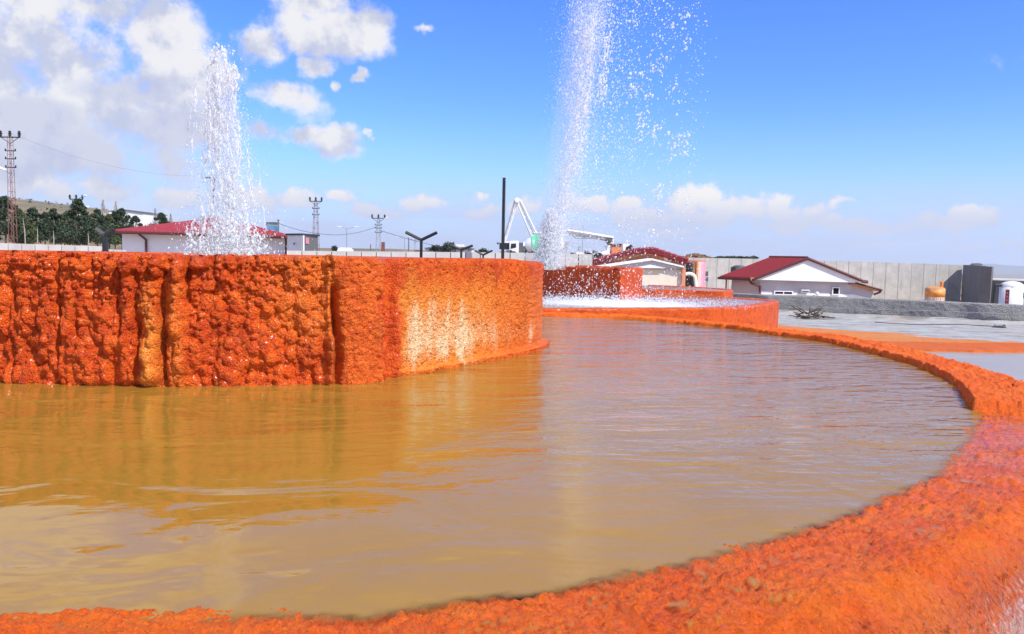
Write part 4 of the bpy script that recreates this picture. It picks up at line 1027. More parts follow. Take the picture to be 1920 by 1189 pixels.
for a, b in ((1243, 478), (1254, 486)):
    mb = MB(); mb.pprism([(a, 479), (a+5, 479), (a+11, 489), (a+3, 489)] if a < 1250 else [(a+6, 484), (a+12, 482), (a+3, 491), (a-2, 491)], YB+1.9, .06); mb.build('mortar_patch', M_CREAM, tb_)
# soil heap behind
mb = MB(); rnd = random.Random(5)
for k in range(150):
    x = rnd.uniform(1282, 1335); hgt = 1-abs(x-1305)/28
    if hgt <= 0: continue
    q = P(x, 484-10*hgt**.7*rnd.uniform(.1, 1), 108); rr_ = rnd.uniform(.15, .45); mb.lathe((q[0], 108+rnd.uniform(-1, 1), q[2]-rr_), [(rr_*.7, 0), (rr_, rr_*.6), (rr_*.4, rr_*1.2)], 6)
mb.pprism([(1276, 486), (1290, 480), (1302, 475.5), (1312, 477), (1326, 482), (1340, 486)], 108.5, 2)
o = mb.build('soil_heap', M_SOIL); tag(o, 'heap of red brown soil above the wall behind the brick gable', 'soil heap')

# ------------------------------------------------------------ left white building with hipped roof
YL = 50.0
tl = thing('hipped_building', 'long white building with hipped dark red roof behind the left jet', 'building', P(380, 480, YL))
mb = MB(); xa, xb = P(229, 455, YL)[0], P(538, 455, YL)[0]; ez = P(380, 438, YL)[2]
mb.box(xa, xb, YL, YL+2.6, -1, ez); mb.build('wall', M_WHITE, tl)
ea = .62; e0 = (xa-ea, YL-ea, ez+.02); e1 = (xb+ea, YL-ea, ez-.10); e2 = (xb+ea-.8, YL+2.6+ea, ez-.1); e3 = (xa-ea, YL+2.6+ea, ez)
rA = P(400, 409.5, YL+1.7); rB = P(418, 409.5, YL+1.7)
ra_ = (rA[0], YL+1.7, rA[2]); rb_ = (rB[0], YL+1.7, rB[2])
for f in ([e0, e1, rb_, ra_], [e1, e2, rb_], [e2, e3, ra_, rb_], [e3, e0, ra_]):
    mb = MB(); mb.prism([np.array(p) for p in f], (0, 0, .05)); mb.build('roof', M_ROOF, tl)
for k in range(1, 40):                                     # sheet ribs of the front slope
    f = k/40; b = np.array(e0)+(np.array(e1)-np.array(e0))*f
    apx = np.array(ra_) if b[0] < ra_[0] else (np.array(rb_) if b[0] > rb_[0] else np.array((b[0], ra_[1], ra_[2])))
    if b[0] < ra_[0]: q = (b[0]-e0[0])/(ra_[0]-e0[0])
    elif b[0] > rb_[0]: q = (e1[0]-b[0])/(e1[0]-rb_[0])
    else: q = 1
    top = np.array((b[0], b[1]+(ra_[1]-b[1])*q, b[2]+(ra_[2]-b[2])*q))
    mb = MB(); mb.tube(b+np.array((0, 0, .06)), top+np.array((0, 0, .06)), .022, .022, 4); mb.build('roof_rib', M_ROOF, tl)
mb = MB(); mb.path([np.array(e0)+np.array((0, -.03, -.04)), np.array(e1)+np.array((0, -.03, -.04))], .09, 6); mb.build('gutter', M_TRIM, tl)
mb = MB(); mb.box(xa-.1, xb+.1, YL-ea+.05, YL+.05, ez-.12, ez-.07); mb.build('soffit', M_TRIM, tl)
mb = MB(); q = P(275, 445, YL); mb.path([(q[0]-.25, YL-.55, ez-.1), (q[0], YL-.1, ez-.45), (q[0], YL-.1, -1)], .07, 6); mb.build('downpipe', M_TRIM, tl)
mb = MB(); mb.path([(xb-.04, YL-.08, ez-.2), (xb-.04, YL-.08, -1)], .06, 6); mb.build('downpipe', M_TRIM, tl)

# kiosk
YK = 48.0
tk = thing('kiosk', 'small flat roofed cabin, pale front and grey side, right of the hipped building', 'cabin', P(566, 475, YK))
kx0, kx1, kx2 = P(539, 455, YK)[0], P(566, 455, YK-1.2)[0], P(596, 455, YK+1.4)[0]; kz = P(566, 442, YK)[2]
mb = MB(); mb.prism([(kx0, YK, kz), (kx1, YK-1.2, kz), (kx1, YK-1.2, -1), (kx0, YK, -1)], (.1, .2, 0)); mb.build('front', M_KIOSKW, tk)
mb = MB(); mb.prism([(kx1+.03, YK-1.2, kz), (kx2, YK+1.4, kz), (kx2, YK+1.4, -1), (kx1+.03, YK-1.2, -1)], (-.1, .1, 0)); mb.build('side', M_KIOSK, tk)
mb = MB(); mb.prism([(kx0-.1, YK-.05, kz+.01), (kx1+.02, YK-1.35, kz+.01), (kx2+.12, YK+1.45, kz+.01), (kx1-.1, YK+2.9, kz+.01)], (0, 0, .1)); mb.build('roof', M_BLACK, tk)
mb = MB(); d_ = np.array((kx2-kx1, 2.6, 0)); d_ /= np.linalg.norm(d_); n_ = np.array((d_[1], -d_[0], 0)); A_ = np.array((kx1+.03, YK-1.2, 0))+d_*.45+n_*.02
mb.prism([A_+(0, 0, kz-.12), A_+d_*.5+(0, 0, kz-.12), A_+d_*.5+(0, 0, kz-.48), A_+(0, 0, kz-.48)], n_*.02); mb.build('notice', M_PINK, tk)
mb = MB(); q = P(552, 457, YK-.7); mb.box(q[0]-.04, q[0]+.04, q[1]-.12, q[1]-.04, q[2]-.06, q[2]+.06); mb.build('lock', M_DGREY, tk)

# billboard
tbb = thing('billboard', 'small blue and grey hoarding behind the right end of the hipped roof', 'billboard', P(511, 435, 75))
mb = MB(); mb.pbox(498.5, 422.5, 520, 434, 75, .15); mb.build('board', M_BLUE, tbb)
mb = MB(); mb.pbox(498.5, 416.5, 520, 422, 75, .15); mb.build('top_board', M_DGREY, tbb)
mb = MB(); mb.pbox(499, 422.0, 520, 422.5, 74.98, .1); mb.build('divider', M_WHITE, tbb)
mb = MB(); mb.pbox(501, 434, 502, 480, 75.02, .1); mb.pbox(515, 434, 516, 480, 75.02, .1); mb.build('posts', M_STEEL, tbb)
mb = MB(); mb.pbox(521, 413, 522.6, 475, 74, .12); mb.pbox(519.5, 412, 524, 414, 74, .1); o = mb.build('pole', M_CONCD); tag(o, 'short concrete pole beside the blue hoarding', 'pole')

# ------------------------------------------------------------ pylons, lamps, mast
def pylon(label, px, pytop, pybot, Y, arm, mat_, wbot=.5, wtop=.25, arms=None, lamp=None, group=None):
    b = P(px, pybot, Y); z0 = b[2]; top = P(px, pytop, Y)[2]; X = b[0]; t = thing('pylon', label, 'pylon', (X, Y, z0), 0, group); H = top-z0
    mb = MB()
    for sx_ in (-1, 1):
        for sy_ in (-1, 1): mb.tube((X+sx_*wbot/2, Y+sy_*wbot/2, z0), (X+sx_*wtop/2, Y+sy_*wtop/2, top),   .024, .02, 4)
    k = max(6, int(H/.65))
    for i in range(k):
        f = i/k; f2 = (i+1)/k; w = (wbot+(wtop-wbot)*f)/2; w2 = (wbot+(wtop-wbot)*f2)/2; s_ = 1 if i % 2 else -1
        for yy in (-1, 1):
            mb.tube((X-s_*w, Y+yy*w, z0+H*f), (X+s_*w2, Y+yy*w2, z0+H*f2),   .013, .013, 4); mb.tube((X-w, Y+yy*w, z0+H*f), (X+w, Y+yy*w, z0+H*f), .013, .013, 4)
    mb.build('lattice_mast', mat_, t)
    mb = MB(); mb.tube((X-arm, Y, top-.1), (X+arm, Y, top-.1), .05, .05, 5); mb.tube((X-arm*.85, Y, top-.12), (X, Y, top-arm*.75), .025, .025, 4); mb.tube((X+arm*.85, Y, top-.12), (X, Y, top-arm*.75), .025, .025, 4)
    mb.build('cross_arm', M_BLACK, t)
    for a in (-1, 0, 1):
        mb = MB(); mb.lathe((X+a*arm*.92, Y, top-.05), [(.04, 0), (.13, .06), (.07, .14), (.15, .22), (.07, .30), (.12, .37), (.03, .45)], 8); mb.build('insulator', M_BLACK, t)
    for zz in arms or []:
        z = P(px, zz, Y)[2]; mb = MB(); mb.tube((X-.42, Y, z), (X+.42, Y, z), .04, .04, 4); mb.tube((X-.38, Y, z), (X-.38, Y, z+.16), .05, .05, 5); mb.tube((X+.38, Y, z), (X+.38, Y, z+.16), .05, .05, 5); mb.build('step_arm', M_BLACK, t)
    if lamp:
        q = P(lamp[0], lamp[1], Y); mb = MB(); mb.tube((X, Y, q[2]-.35), (q[0], Y, q[2]), .03, .03, 5); h_ = mb.build('lamp_arm', M_STEEL, t)
        mb = MB(); dx = -1 if lamp[0] < px else 1; mb.tube((q[0]-dx*.1, Y, q[2]-.02), (q[0]+dx*.42, Y, q[2]+.18), .07, .1, 8); mb.build('lamp_head', M_TWHITE, t)
    return X, top
pylon('tall rusty lattice pylon with three insulators at the left edge', 24.5, 255, 462, 62, .78, M_RUST, .42, .26, [283, 298, 314], (10, 319))
pylon('pink and grey lattice pylon rising behind the grey cabin', 592, 376, 480, 95, .75, M_RUST, .75, .3, [391, 403])
pylon('grey lattice pylon with a street lamp, right of the tall single lamp', 709, 408, 480, 100, .85, M_STEEL, .6, .25, [422, 428, 436], (721, 410.5))
pylon('black topped pylon standing in the pines', 145, 372, 470, 88, .75, M_BLACK, .4, .25, [378], (154, 369))
pylon('faint distant pylon left of the thin twin lamp', 723+55, 450, 476, 320, 1.6, M_STEEL, 1.0, .4, [455])
# second dark segmented pole seen through the left jet
mb = MB(); mb.path([P(396, 432, 58), P(402, 335, 58)], .06, 6); o = mb.build('pole', M_BLACK); tag(o, 'dark pole half hidden in the left jet, above the red roof', 'pole')
mb = MB(); q = P(388, 333, 58); mb.box(q[0]-.1, q[0]+.5, 57.95, 58.05, q[2]-.05, q[2]+.05); o = mb.build('bracket', M_BLACK); tag(o, 'small dark bracket beside the left jet', 'bracket')
# double street lamps
def street_lamp(label, px, pytop, Y, wl, wr):
    top = P(px, pytop, Y); X = top[0]; z0 = -2.0; t = thing('street_lamp', label, 'street lamp', (X, Y, z0), 0, 'thin twin arm street lamps')
    mb = MB(); mb.tube((X, Y, z0), (X, Y, top[2]), .09, .05, 8); mb.build('post', M_STEEL, t)
    for w in (wl, wr):
        q = P(px+w, pytop-3, Y); mb = MB(); mb.tube((X, Y, top[2]), (q[0], Y, q[2]), .035, .03, 5); mb.build('arm', M_STEEL, t)
        s_ = math.copysign(1, w); mb = MB(); mb.tube((q[0], Y, q[2]), (q[0]+s_*.65, Y, q[2]+.08), .08, .05, 6); mb.build('lamp_head', M_TWHITE, t)
street_lamp('twin arm street lamp between the two lattice pylons', 650, 429, 110, -9, 14)
street_lamp('faint twin arm street lamp beside a thin post, left of the dark Y lamps', 758.5, 448, 170, -10, 8)
mb = MB(); q = P(766.5, 446, 120); mb.tube((q[0], 120, -2), (q[0], 120, q[2]), .09, .08, 6); o = mb.build('post', M_CONCD); tag(o, 'thin plain post beside the faint twin lamp', 'post')
mb = MB(); q = P(695, 458, 120); mb.tube((q[0], 120, -2), (q[0], 120, q[2]), .09, .08, 6); o = mb.build('post', M_CONCD); tag(o, 'short post just left of the grey lattice pylon', 'post')
mb = MB(); q = P(718, 454, 120); mb.box(q[0]-.25, q[0]+.25, 120, 120.3, -2, q[2]); o = mb.build('post', M_RUST); tag(o, 'stubby rust coloured post right of the grey lattice pylon', 'post')
# Y lamps
def y_lamp(label, jx, jy, lx, ly, rx, ry, Y, r):
    J = P(jx, jy, Y); t = thing('y_lamp', label, 'lamp post', (J[0], Y, -1.2), 0, 'dark Y shaped lamps')
    mb = MB(); mb.box(J[0]-r, J[0]+r, Y-r, Y+r, -1.2, J[2]); mb.build('post', M_BLACK, t)
    for a, b in ((lx, ly), (rx, ry)):
        q = P(a, b, Y); mb = MB(); mb.tube((J[0], Y-.003, J[2]-r), q, r*1.15, r*1.15, 4); mb.build('arm', M_BLACK, t)
y_lamp('largest dark Y shaped lamp, above the middle of the orange tank', 790, 447.5, 760.5, 435.3, 819.5, 436, 33, .055)
y_lamp('middle Y shaped lamp, in front of the far low houses', 865, 466.5, 844.5, 459, 886.5, 460.5, 37.2, .05)
y_lamp('smallest Y shaped lamp, just left of the black mast', 906, 476.5, 890.5, 469.8, 923.5, 469.8, 38.4, .04)
y_lamp('Y shaped lamp in front of the pines at left', 197, 438, 180, 429, 214, 429.5, 37, .10)
tm = thing('mast', 'tall plain black mast rising in front of the mixer truck cab', 'mast', P(944, 480, 38.6))
A_ = P(945.3, 333.5, 38.6); mb = MB(); mb.box(A_[0]-.075, A_[0]+.075, 38.5, 38.65, .4, A_[2]); mb.build('post', M_BLACK, tm)
for k in range(14):
    mb = MB(); z = A_[2]-.15-k*.13; mb.box(A_[0]+.05, A_[0]+.10, 38.44, 38.5, z-.03, z+.03); mb.build('led_module', M_STEEL, tm)

# wires
def wire(label, a, Ya, b, Yb, sag, r=.022):
    p, q = P(*a, Ya), P(*b, Yb); pts = [p+(q-p)*i/12-np.array((0, 0, sag*4*(i/12)*(1-i/12))) for i in range(13)]
    mb = MB(); mb.path(pts, r, 4); o = mb.build('overhead_wire', M_BLACK); tag(o, label, 'wire')
wire('overhead wire from the hoarding pole down to the pink pylon', (523, 419), 74, (592, 437), 95, .15)
wire('overhead wire sagging between the pink and the grey pylon', (592, 437), 95, (706, 425), 100, .55)
wire('overhead wire falling from the grey pylon to the far right', (712, 432), 100, (905, 470), 200, .8, .03)
wire('long faint wire crossing the sky from the rusty pylon to the left jet', (24, 252), 62, (385, 330), 80, .9, .005)

# ------------------------------------------------------------ trucks
YT = 82.0
tx = thing('mixer_truck', 'white concrete mixer truck with green striped drum behind the black mast', 'truck', P(990, 478, YT))
mb = MB(); mb.pprism([(936.5, 470), (936.5, 456), (940, 453), (955, 452.5), (955, 472), (937, 472)], YT+.3, 2.2); mb.build('cab_front', M_TWHITE, tx)
mb = MB(); mb.pprism([(955, 474), (955, 453), (959, 451.8), (971, 451.5), (972.5, 453), (972.5, 475), (956, 475)], YT, 2.5); cb = mb.build('cab', M_TWHITE, tx, bevel=.05)
mb = MB(); mb.pbox(936.3, 455.5, 954.8, 467.5, YT+.26, .03); mb.build('windscreen', M_GLASS, tx)
mb = MB(); mb.pprism([(957.5, 466.5), (958.5, 457), (967.5, 456.5), (967.8, 464)], YT-.03, .03); mb.build('side_window', M_GLASS, tx)
mb = MB(); mb.pbox(956, 469, 959.5, 474, YT-.1, .09); mb.build('mirror', M_BLACK, tx)
mb = MB(); q = P(933.5, 456.5, YT); mb.lathe((q[0], YT, q[2]-.1), [(.06, 0), (.12, .1), (.06, .22)], 8); mb.tube(q, P(937, 455, YT), .03, .03, 5); mb.build('mirror', M_BLACK, tx)
mb = MB(); mb.pbox(936.5, 470, 955, 474.5, YT+.25, .3); mb.build('bumper', M_STEEL, tx)
mb = MB(); mb.pbox(973, 455, 981, 475, YT+.4, 1.5); mb.pbox(976, 462, 994, 476, YT+.5, 1.2); mb.build('chassis', M_DGREY, tx)
# drum: lathe around a tilted axis
def axis_lathe(A_, B_, prof, n=20):
    A_ = Vector(A_); B_ = Vector(B_); d = (B_-A_); L = d.length; d.normalize(); a = d.orthogonal().normalized(); b = d.cross(a); mb = MB(); vs = []
    for f, r in prof:
        for i in range(n):
            t = 2*math.pi*i/n; vs.append(A_+d*L*f+a*math.cos(t)*r+b*math.sin(t)*r)
    m = len(prof); mb.add(vs, [(j*n+i, j*n+(i+1) % n, (j+1)*n+(i+1) % n, (j+1)*n+i) for j in range(m-1) for i in range(n)]+[tuple(range(n)), tuple(range((m-1)*n, m*n))]); return mb
DA, DB = P(981, 462, YT+1), P(1056, 457, YT+1)
axis_lathe(DA, DB, [(0, .35), (.06, .55), (.12, .78), (.35, 1.1), (.55, 1.16), (.75, 1.05), (.93, .75), (1, .6)]).build('drum', M_TWHITE, tx, True)
axis_lathe(DA, DB, [(.22, 1.005), (.35, 1.12), (.45, 1.16)]).build('drum_stripe', M_GREEN, tx, True)
axis_lathe(DA, DB, [(.78, 1.035), (.86, .90), (.94, .74)]).build('drum_stripe', M_GREEN, tx, True)
for px in (962, 1000, 1024, 1034):
    mb = MB(); q = P(px, 482, YT-.1); mb.tube((q[0], YT-.1, q[2]+.1), (q[0], YT+.25, q[2]+.1), .5, .5, 16); mb.build('wheel', M_TYRE, tx)
mb = MB(); mb.pprism([(1050, 470), (1058, 452), (1068, 454), (1062, 474), (1052, 476)], YT+.5, 1.2); mb.build('chute', M_STEEL, tx)
# pump truck with folded boom
YP = 86.0
tpu = thing('pump_truck', 'white concrete pump truck with folded lattice boom raised in an inverted V', 'truck', P(1090, 480, YP))
def boom(pts, w0, w1, name='boom_section', m=M_TWHITE):
    a, b = P(*pts[0], YP), P(*pts[1], YP); mb = MB()
    d = (b-a)/np.linalg.norm(b-a); n_ = np.array((-d[2], 0, d[0]))
    for s_, w in ((1, 1), (-1, 1)):
        mb.tube(a+n_*w0*s_, b+n_*w1*s_, .09, .07, 4)
    k = max(3, int(np.linalg.norm(b-a)/.7))
    for i in range(k):
        f, f2 = i/k, (i+1)/k; s_ = 1 if i % 2 else -1; wa = w0+(w1-w0)*f; wb = w0+(w1-w0)*f2
        mb.tube(a+(b-a)*f+n_*wa*s_, a+(b-a)*f2-n_*wb*s_, .045, .045, 4)
    mb.build(name, m, tpu)
boom([(945.5, 452), (968, 375.5)], .10, .16); boom([(1001, 441), (972, 376)], .32, .20)
mb = MB(); mb.path([P(944, 452, YP-.3), P(966, 377, YP-.3)], .05, 6); mb.build('delivery_pipe', M_STEEL, tpu)
mb = MB(); mb.path([P(1003, 443, YP-.3), P(974, 378, YP-.3)], .06, 6); mb.build('delivery_pipe', M_STEEL, tpu)
mb = MB(); q = P(970, 375.5, YP); mb.tube((q[0], YP-.4, q[2]), (q[0], YP+.4, q[2]), .28, .28, 12); mb.build('boom_joint', M_TWHITE, tpu)
boom([(998, 440), (1075, 437)], .16, .24); boom([(1068, 434), (1150, 449)], .30, .22, m=M_STEEL); boom([(1070, 437), (1148, 446)], .10, .08)
mb = MB(); mb.path([P(1064, 432, YP-.1), P(1150, 446, YP-.1)], .16, 4); mb.build('boom_beam', M_TWHITE, tpu)
mb = MB(); mb.path([P(1080, 447, YP-.2), P(1105, 446.5, YP-.2), P(1135, 449, YP-.2)], .07, 6); mb.path([P(1080, 447, YP-.2), P(1074, 441, YP-.2)], .08, 6); mb.build('hydraulic_ram', M_STEEL, tpu)
mb = MB(); mb.pprism([(1131, 449), (1144, 453), (1150, 446), (1146, 444)], YP-.2, .8); mb.pprism([(1136, 451), (1141, 461), (1147, 453)], YP-.1, .7); mb.build('turret_bracket', M_DGREY, tpu)
mb = MB(); mb.pprism([(1138, 461), (1147, 452), (1151, 446), (1151, 476), (1139, 478)], YP, 1.8); mb.build('pedestal', M_TWHITE, tpu)
mb = MB(); mb.pbox(1080, 473, 1094, 478, YP, 2); mb.pbox(1094, 475, 1140, 479, YP+.1, 1.8); mb.pprism([(1112, 477), (1140, 468), (1147, 470), (1147, 478)], YP-.05, .1); mb.build('deck', M_TWHITE, tpu)
for k in range(8):
    mb = MB(); mb.pbox(1096+k*5.2, 469.5+(k % 3)*1.1, 1099.6+k*5.2, 475, YP+.05, .5); mb.build('hydraulic_unit', [M_DGREY, M_STEEL, M_TWHITE][k % 3], tpu)
for px in (1072, 1104, 1122): mb = MB(); q = P(px, 484, YP); mb.tube((q[0], YP-.1, q[2]+.1), (q[0], YP+.3, q[2]+.1), .5, .5, 16); mb.build('wheel', M_TYRE, tpu)
mb = MB(); mb.pprism([(1169, 471), (1168, 458), (1171, 457), (1180, 457.5), (1184, 461), (1185, 471), (1180, 474), (1169, 474)], YP+2, 2.3); c_b = mb.build('truck_cab', M_TWHITE, tpu)
mb = MB(); mb.pprism([(1173, 470), (1174, 463), (1180, 461), (1182.5, 464), (1182.5, 470)], YP+1.96, .03); mb.build('side_window', M_GLASS, c_b)
mb = MB(); mb.path([P(1181, 459.5, YP+1.9), P(1185, 462, YP+1.9), P(1185, 468, YP+1.9)], .1, 6); mb.build('mirror', M_BLACK, c_b)
mb = MB(); q = P(1093, 424, 95); mb.tube((q[0], 95, -2), (q[0], 95, P(1093, 422, 95)[2]), .06, .03, 5); mb.box(q[0]-.5, q[0]-.2, 95, 95.2, P(1093, 470, 95)[2], P(1093, 462, 95)[2]); o = mb.build('antenna', M_STEEL); tag(o, 'thin antenna mast seen under the folded boom', 'antenna')

# ------------------------------------------------------------ far houses in the middle
YF = 150.0
def far_house(label, x0, x1, ytop, yeave, ybot, roofm, wallm, wins, dep=7):
    t = thing('far_house', label, 'house', P((x0+x1)/2, ybot, YF))
    mb = MB(); mb.pbox(x0+1, yeave, x1-1, ybot+6, YF, dep); mb.build('wall', wallm, t)
    xm = (x0+x1)/2; mb = MB(); mb.pprism([(x0-1, yeave+.6), (x0-1, yeave-.2), (xm, ytop), (x1+1, yeave-.2), (x1+1, yeave+.6)], YF-.6, dep+1.2); mb.build('roof', roofm, t)
    for a, b, c_, d in wins: window(a, b, c_, d, YF-.02, t)
far_house('far house with low dark roof, left of the twin gabled one', 796, 816, 463.5, 465, 471, M_DGREY, M_WHITE, [(803, 467, 808, 471)])
far_house('far house with wide dark red gable and veranda between paler ones', 815, 856, 459, 466, 472, M_TRIM, M_GREYSHADE, [(818, 466.5, 826, 471.5), (830, 465.5, 838, 470), (842, 466, 850, 470.5)])
far_house('far white house behind the middle Y lamp', 853, 886, 463, 466, 472, M_SOIL, M_WHITE, [(866, 468, 870, 471), (877, 467, 880, 471), (881.5, 467, 884, 471)])
mb = MB(); mb.pbox(811, 461.5, 820, 465, YF+8, 5); o = mb.build('far_house', M_PARA); tag(o, 'pale upper storey peeping above the far low roofs', 'house')
mb = MB(); mb.pbox(855, 458, 868, 463, YF+12, 5); o = mb.build('far_house', M_WHITE); tag(o, 'white upper storey right of the tree among far houses', 'house')
mb = MB(); mb.pbox(777, 468.5, 785, 472, 180, 6); o = mb.build('far_house', M_SOIL); tag(o, 'tiny red roofed hut left of the far houses', 'house')
mb = MB(); mb.pprism([(632, 470), (634, 465), (640, 463.8), (650, 464.5), (655, 469), (655, 474), (632, 474)], 75, 2); o = mb.build('parked_van', M_TWHITE); tag(o, 'white van roof just above the parapet, right of the pink pylon', 'van')

# ------------------------------------------------------------ trees
def crown_mesh(kind, seed, n, H, Wd):
    r = np.random.default_rng(seed); V = []; F = []
    if kind == 'pine':
        nl = 8; lobes = []
        for k in range(22):
            z = r.uniform(.10, .95); rr = (1-z)**.65*Wd*.62*r.uniform(.4, 1.1); a = r.uniform(0, 6.28); lobes.append((math.cos(a)*rr, math.sin(a)*rr, z*H, r.uniform(.3, .6)*(1.2-z)*Wd*.6))
        lobes.append((0, 0, H*.95, .12*Wd)); lobes.append((0, 0, H*.86, .2*Wd)); lobes.append((0, 0, H*.55, .5*Wd)); lobes.append((0, 0, H*.35, .5*Wd))
    elif kind == 'poplar':
        lobes = [(0, 0, H*f, Wd*.35*math.sin(math.pi*min(1, f*1.02))+.1) for f in np.linspace(.25, .97, 10)]
    else:
        lobes = [(r.uniform(-.4, .4)*Wd, r.uniform(-.4, .4)*Wd, H*r.uniform(.45, .85), Wd*r.uniform(.2, .4)) for _ in range(8)]
    for i in range(n):
        lx, ly, lz, lr = lobes[r.integers(len(lobes))]
        d = r.normal(size=3); d /= np.linalg.norm(d); q = np.array((lx, ly, lz))+d*lr*(r.uniform(.3, 1.05))*np.array((1, 1, .62 if kind == 'pine' else 1))
        s_ = r.uniform(.09, .20)*(1.0 if kind != 'poplar' else .9); u = r.normal(size=3); u /= np.linalg.norm(u); v = np.cross(u, r.normal(size=3)); v /= np.linalg.norm(v)
        if kind == 'poplar': u = np.array((r.normal()*.2, r.normal()*.2, 1)); v = v*.10; s_ *= 2.3
        b = len(V); V += [q-u*s_, q+v*s_*.5, q+u*s_, q-v*s_*.5]; F.append((b, b+1, b+2, b+3))
    return npmesh('crown', np.array(V), np.array(F))
pine_defs = [crown_mesh('pine', s_, 5200, 4.6, 3.6) for s_ in (1, 2, 3, 4)]
for k, mm in enumerate(pine_defs): mm.materials.append([M_NEED, M_NEED2, M_NEED, M_NEED][k])
trunk_mb = MB(); trunk_mb.tube((0, 0, -1.2), (0.05, 0, 2), .11, .08, 8); trunk_mb.tube((.05, 0, 2), (0, 0, 4.3), .08, .02, 6)
for k in range(9):
    a = k*2.4; z = .9+k*.36; trunk_mb.tube((.03, 0, z), (math.cos(a)*1.0*(1-z/5.4), math.sin(a)*(1-z/5.4), z+.25), .03, .01, 4)
tro = trunk_mb.build('trunk', M_BARK); trunk_me = tro.data; bpy.data.objects.remove(tro)
pines = [(8, 368, 1.45, 'biggest dark pine at the left frame edge'), (35, 392, 1.0, 'pine just right of the rusty pylon'), (60, 390, 1.05, 'pine second to the right of the rusty pylon'),
         (84, 398, .95, 'pine with two pale stems in front of it'), (100, 391, 1.0, 'pine left of the tallest pointed one'), (120, 400, .9, 'low pine at the foot of the tallest one'),
         (146, 373, 1.30, 'tallest pointed pine with the black topped pylon'), (165, 404, .95, 'round low pine right of the tallest one'), (182, 393, 1.05, 'pine behind the left Y lamp'),
         (204, 402, .95, 'yellowish pine between the left Y lamp and the white block'), (228, 391, 1.05, 'pine beside the white block on the hill'), (254, 405, .8, 'small pine in front of the white block'),
         (302, 399, .62, 'lone small pine above the left slope of the hipped roof'), (48, 405, .9, 'short pine in the gap of the left row'), (135, 398, .95, 'bushy pine left at the foot of the tallest'), (215, 397, .9, 'dark pine just left of the white block')]
for i, (px, py, s_, lb) in enumerate(pines):
    Y = 84+(i*37 % 17); top = P(px, py, Y); s2 = (462-py)/1500*Y/4.9 if px < 290 else (432-py)/1500*Y/4.0+.2
    base_z = top[2]-4.62*s2
    t = thing('pine_tree', lb, 'pine tree', (top[0], Y, base_z), i*1.3, 'pines behind the left parapet')
    o = bpy.data.objects.new('crown', pine_defs[i % 4]); COL.objects.link(o); o.parent = t
    o = bpy.data.objects.new('trunk', trunk_me); COL.objects.link(o); o.parent = t
    t.scale = (s2*.92, s2*.92, s2)
pop_me = crown_mesh('poplar', 11, 900, 6.0, 1.5); pop_me.materials.append(M_BARE)
for i, (px, py, lb) in enumerate([(193, 376, 'bare poplar left of the white block'), (217, 379, 'bare poplar nearest the white block'), (291, 392, 'bare pale tree left of the lone small pine'), (320, 402, 'faint bare tree right of the lone small pine')]):
    Y = 130; top = P(px, py, Y); H = 6.0; s2 = 1.05
    t = thing('poplar_tree', lb, 'poplar', (top[0], Y, top[2]-H*s2), i*.8, 'bare poplars below the hill')
    o = bpy.data.objects.new('crown', pop_me); COL.objects.link(o); o.parent = t; t.scale = (s2, s2, s2)
    mb = MB(); mb.tube((0, 0, -1), (0, 0, 5.6), .07, .02, 5); mm = bpy.data.meshes.new('trunk'); mm.from_pydata(mb.v, [], mb.f); link('trunk', mm, M_BIRCH, t)
for i, (px, py, lean, lb) in enumerate([(46, 408, 6, 'pale bare sapling leaning in front of the pines'), (100, 432, 0, 'short pale sapling stem below the pines'), (165, 436, 0, 'thin pale stem between left Y lamp and pines'), (69, 425, -2, 'slender brownish stem in front of the pines')]):
    mb = MB(); a, b = P(px+(2 if lean > 0 else 0), 462, 80), P(px-lean*.5, py, 80); m_p = (a+b)/2+np.array((.05, 0, 0)); mb.tube(a-np.array((0, 0, 1)), m_p, .06, .05, 6); mb.tube(m_p, b, .05, .015, 6)
    o = mb.build('sapling', M_BIRCH); tag(o, lb, 'sapling')
bush = crown_mesh('bush', 31, 700, 1.6, 1.5); bush.materials.append(M_BUSH)
for i, (px, py, Y, s_, lb) in enumerate([(832, 462, 146, 1.5, 'dark tree above the gable of the far houses'), (840, 458, 148, 1.3, 'second dark tree just above the far gable'), (908, 470, 140, 1.2, 'round bush beyond the smallest Y lamp'), (631, 464, 90, .6, 'bush at the parapet left of the white van'), (820, 463, 150, 1.2, 'low dark tree over the left far roof')]):
    q = P(px, py, Y); t = thing('tree', lb, 'tree', (q[0], Y, q[2]-1.3*s_), i); t.scale = (s_, s_, s_)
    o = bpy.data.objects.new('crown', bush); COL.objects.link(o); o.parent = t
    mb = MB(); mb.tube((0, 0, -2), (0, 0, 1), .08, .05, 5); mm = bpy.data.meshes.new('trunk'); mm.from_pydata(mb.v, [], mb.f); link('trunk', mm, M_BARK, t)
# scrub on the hillside
rs_ = np.random.default_rng(77); n = 420; Yh = rs_.uniform(230, 520, n); th__ = rs_.uniform(-.72, -.28, n); Xh = Yh*th__; Zh = terr(Xh, Yh)
def tufts(name, C_, R_, m_):
    V = []; F = []
    for (c_, r_) in zip(C_, R_):
        for q_ in range(5):
            a = rs_.normal(size=3)*r_*.5+c_; u = rs_.normal(size=3)*r_*.5; v = rs_.normal(size=3)*r_*.5; b_i = len(V); V += [a-u, a+v, a+u, a-v]; F.append((b_i, b_i+1, b_i+2, b_i+3))
    me = npmesh(name, np.array(V), np.array(F)); o = link(name, me, m_); tag(o, kind='stuff'); return o
tufts('scrub', np.stack([Xh, Yh, Zh+.4], 1), rs_.uniform(.25, .7, n), M_BUSH)
